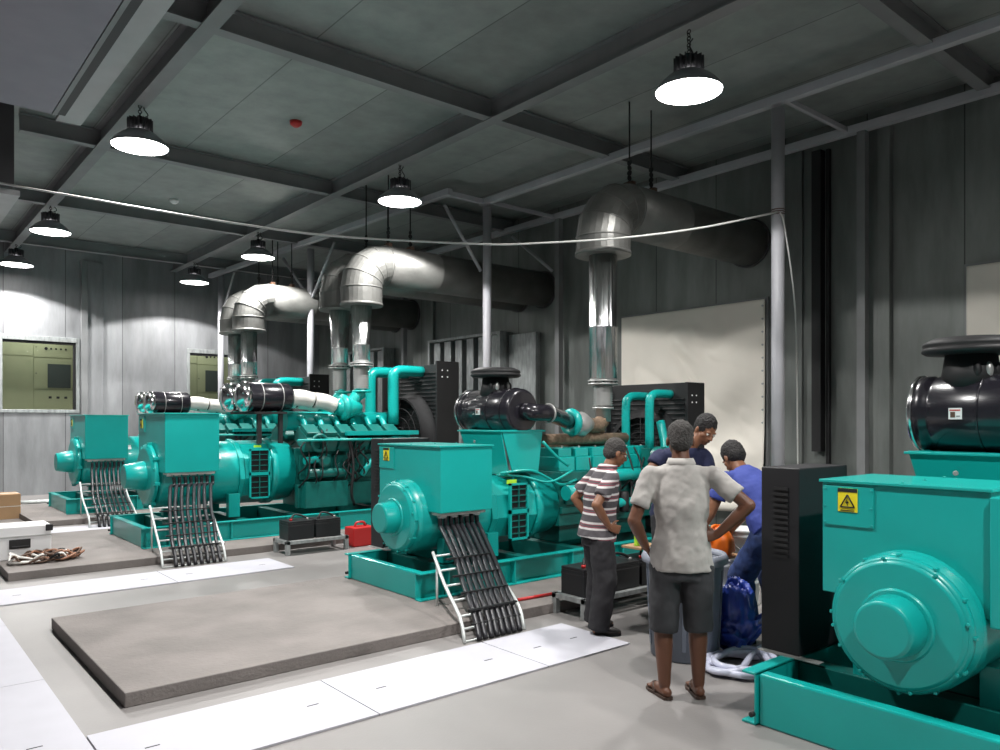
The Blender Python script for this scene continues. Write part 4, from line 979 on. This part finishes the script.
    for q in 'LR':
        hp, kn, an = V(J['hip'+q]), V(J['k'+q]), V(J['a'+q]); tb.sph(hp-up*.03, .090)
        if wear.get('shorts'): e = lerp(kn, an, wear.get('shortlen', .12)); tb.cyl(hp-up*.03, e, .092+pg*.3, .078+pg)
        else: tb.cyl(hp-up*.03, kn, .092+pg*.4, .070+pg); tb.sph(kn, .070+pg); tb.cyl(kn, an+(an-kn)*.10, .070+pg, .058+pg)
    solid(tb, 'shorts' if wear.get('shorts') else 'trousers', r, .010, 3, .022, .10)
    if not wear.get('shorts') or wear.get('belt'): pass
    # footwear
    for q in 'LR':
        an, to = V(J['a'+q]), V(J['t'+q]); fd = (to-an); fd.z = 0; fd.normalize(); sd_ = fd.cross(V((0, 0, 1))); z0 = J.get('z'+q, 0)
        he = V((an.x, an.y, z0))-fd*.055; te = V((to.x, to.y, z0))+fd*.045; L = (te-he)
        if wear['feet'] == 'sandal':
            m = MB('sandal'); m.loft([(he+V((0, 0, h)), L*0+sd_*.0+sd_*w1, fd*w2) for h, w1, w2 in ()]) if False else None
            ring = []
            for t, wd in ((0, .012), (.04, .030), (.25, .036), (.5, .036), (.75, .045), (.93, .038), (1, .012)): ring.append((he+L*t, wd))
            pts = [p+sd_*wd for p, wd in ring]+[p-sd_*wd for p, wd in ring[::-1]]
            m.prism([p+V((0, 0, .002)) for p in pts], (0, 0, .016)); c0 = he+L*.72+V((0, 0, .045))
            for k in (-1, 1): m.tube([he+L*.45+sd_*.034*k+V((0, 0, .016)), he+L*.6+sd_*.028*k+V((0, 0, .05)), he+L*.80+V((0, 0, .055)), he+L*.86+V((0, 0, .016))], .006, seg=8)
            m.build('sandal', r)
        else:
            m = MB('shoe'); U = V((0, 0, 1))
            m.loft([(he+U*.004, sd_*.032, fd*.0+U*.0+fd*.02), (he+U*.004+L*.001, sd_*.03, fd*.02)]) if False else None
            m.sph(lerp(he, te, .22)+U*.045, (.040, .055, .045), seg=16, rot=Matrix((sd_, fd, U)).transposed())
            m.sph(lerp(he, te, .60)+U*.032, (.043, .085, .036), seg=16, rot=Matrix((sd_, fd, U)).transposed())
            m.sph(lerp(he, te, .82)+U*.028, (.040, .045, .027), seg=16, rot=Matrix((sd_, fd, U)).transposed())
            m.m = 'shoe'; o = solid(m, 'shoe', r, .008, 3)
            k = MB('black'); ring = [(0.02, .022), (.1, .036), (.5, .038), (.75, .044), (.95, .03), (1, .015)]
            k.prism([he+L*t+sd_*wd+U*.002 for t, wd in ring]+[he+L*t-sd_*wd+U*.002 for t, wd in ring[::-1]], (0, 0, .018)); k.build('sole', o)
    return r, P, rot
HF = -YAW     # heading whose forward (+y local) is the view direction
# man with his back to the camera
J = dict(pelvis=(0, 0, .86), chest=(0, .0, 1.16), neck=(0, .015, 1.40), head=(.0, .05, 1.535), face=(0, 1, -.18), hup=(0, .18, 1),
  sL=(-.185, 0, 1.33), eL=(-.285, -.05, 1.06), wL=(-.205, .05, .89), hL=((.5, .3, -.8), (-1, -.2, -.4), (0, 1, 0)),
  sR=(.185, 0, 1.33), eR=(.375, -.08, 1.16), wR=(.20, -.04, .98), hR=((-1, -.05, -.12), (0, -1, 0), (0, .2, 1)),
  hipL=(-.095, 0, .82), kL=(-.105, .02, .46), aL=(-.10, -.01, .085), tL=(-.15, .12, .03),
  hipR=(.095, 0, .82), kR=(.10, .02, .46), aR=(.105, .02, .085), tR=(.09, .16, .03), curl=.7)
W1 = dict(skin='skin_dark', hair='hair_grey', hairlen=.002, shirt='shirt_grey', pants='shorts', shorts=True, shortlen=.16, feet='sandal', hem=.10, loose=.0, sleeve=.68, collar=True, pg=.010, fold=.026)
person('man in grey polo shirt and dark shorts, back to camera, hands on hips', (3.64, 2.725, 0), HF-.08, J, W1, .965)
# man in the striped shirt, seen from his right side
J = dict(pelvis=(0, 0, .86), chest=(0, .03, 1.15), neck=(0, .085, 1.37), head=(0, .16, 1.49), face=(0, .95, -.38), hup=(0, .38, .95),
  sR=(.185, .055, 1.31), eR=(.27, -.12, 1.09), wR=(.20, .02, .90), hR=((-.25, .8, -.25), (1, 0, .2), (0, .3, 1)),
  sL=(-.185, .055, 1.31), eL=(-.28, -.1, 1.09), wL=(-.2, .02, .90), hL=((.25, .8, -.25), (-1, 0, .2), (0, .3, 1)),
  hipR=(.095, 0, .82), kR=(.11, .02, .46), aR=(.11, -.03, .085), tR=(.14, .10, .03),
  hipL=(-.095, 0, .82), kL=(-.10, .05, .46), aL=(-.13, .02, .085), tL=(-.14, .15, .03), curl=.6)
W2 = dict(skin='skin', hair='hair_grey', hairlen=.008, shirt='striped', pants='trousers', feet='shoe', hem=.08, loose=.02, sleeve=.72, collar=True, pg=.03, fold=.022)
p2, P, rot = person('man in striped polo shirt and dark trousers, facing right, hand on hip', (4.29, 3.98, 0), HF-PI/2+.25, J, W2, .905)
g = MB('black')
for q in (-1, 1):
    rt = rot @ V((1, 0, 0)); g.torus(P(q*.030, .100, .006), .020, .0022, rot @ V((0, 1, 0)), seg=16); g.tube([P(q*.052, .098, .008), P(q*.076, .05, .008), P(q*.080, -.01, .0)], .002, seg=6)
g.tube([P(-.01, .103, .008), P(.01, .103, .008)], .002, seg=6, sub=0)
gl = g.build('glasses', p2)
# man in navy tee working behind the bin, mostly hidden by the grey-shirt man
J = dict(pelvis=(0, -.05, .86), chest=(0, .04, 1.15), neck=(-.03, .12, 1.36), head=(-.16, .17, 1.49), face=(-.1, .85, -.55), hup=(-.2, .55, .8),
  sR=(.19, .09, 1.29), eR=(.30, .12, 1.16), wR=(.18, .33, 1.02), hR=((-.4, .8, -.5), (1, 0, .4), (0, .3, 1)),
  sL=(-.19, .09, 1.29), eL=(-.24, .16, 1.02), wL=(-.12, .34, .92), hL=((.4, .8, -.4), (-1, 0, .4), (0, .3, 1)),
  hipR=(.095, -.05, .82), kR=(.12, .02, .46), aR=(.12, -.03, .085), tR=(.14, .10, .03),
  hipL=(-.095, -.05, .82), kL=(-.12, .02, .46), aL=(-.12, -.02, .085), tL=(-.14, .12, .03), curl=.8)
W3 = dict(skin='skin', hair='hair', hairlen=.012, shirt='navy', pants='trousers', feet='shoe', hem=.08, loose=.015, sleeve=.6, pg=.02)
p3, _, _ = person('worker in navy tee leaning in, behind the grey-shirt man head and shoulders', (5.19, 3.93, 0), HF+PI+.25, J, W3, 1.02)
# man in blue tee bending over, beside the black cabinet of the nearest generator
J = dict(pelvis=(0, -.14, .84), chest=(0, .06, 1.06), neck=(0, .23, 1.22), head=(0, .33, 1.31), face=(0, .75, -.7), hup=(0, .7, .75),
  sR=(.185, .18, 1.17), eR=(.22, .36, .95), wR=(.10, .48, .74), hR=((-.2, .5, -.9), (1, .2, 0), (0, .8, .5)),
  sL=(-.185, .18, 1.17), eL=(-.27, .24, .91), wL=(-.37, .34, .70), hL=((-.3, .4, -.9), (-1, .2, 0), (0, .8, .5)),
  hipR=(.095, -.13, .80), kR=(.13, .06, .45), aR=(.13, -.06, .085), tR=(.15, .08, .03),
  hipL=(-.095, -.13, .80), kL=(-.13, .08, .45), aL=(-.13, -.02, .085), tL=(-.15, .12, .03), curl=.8)
W4 = dict(skin='skin', hair='hair', hairlen=.018, shirt='blue_shirt', pants='jeans', feet='shoe', hem=.04, loose=.015, sleeve=.6, pg=.025)
p4, _, _ = person('worker in blue tee and jeans bending away from camera, partly behind the black cabinet', (5.04, 3.06, 0), HF+.35, J, W4, 1.0)
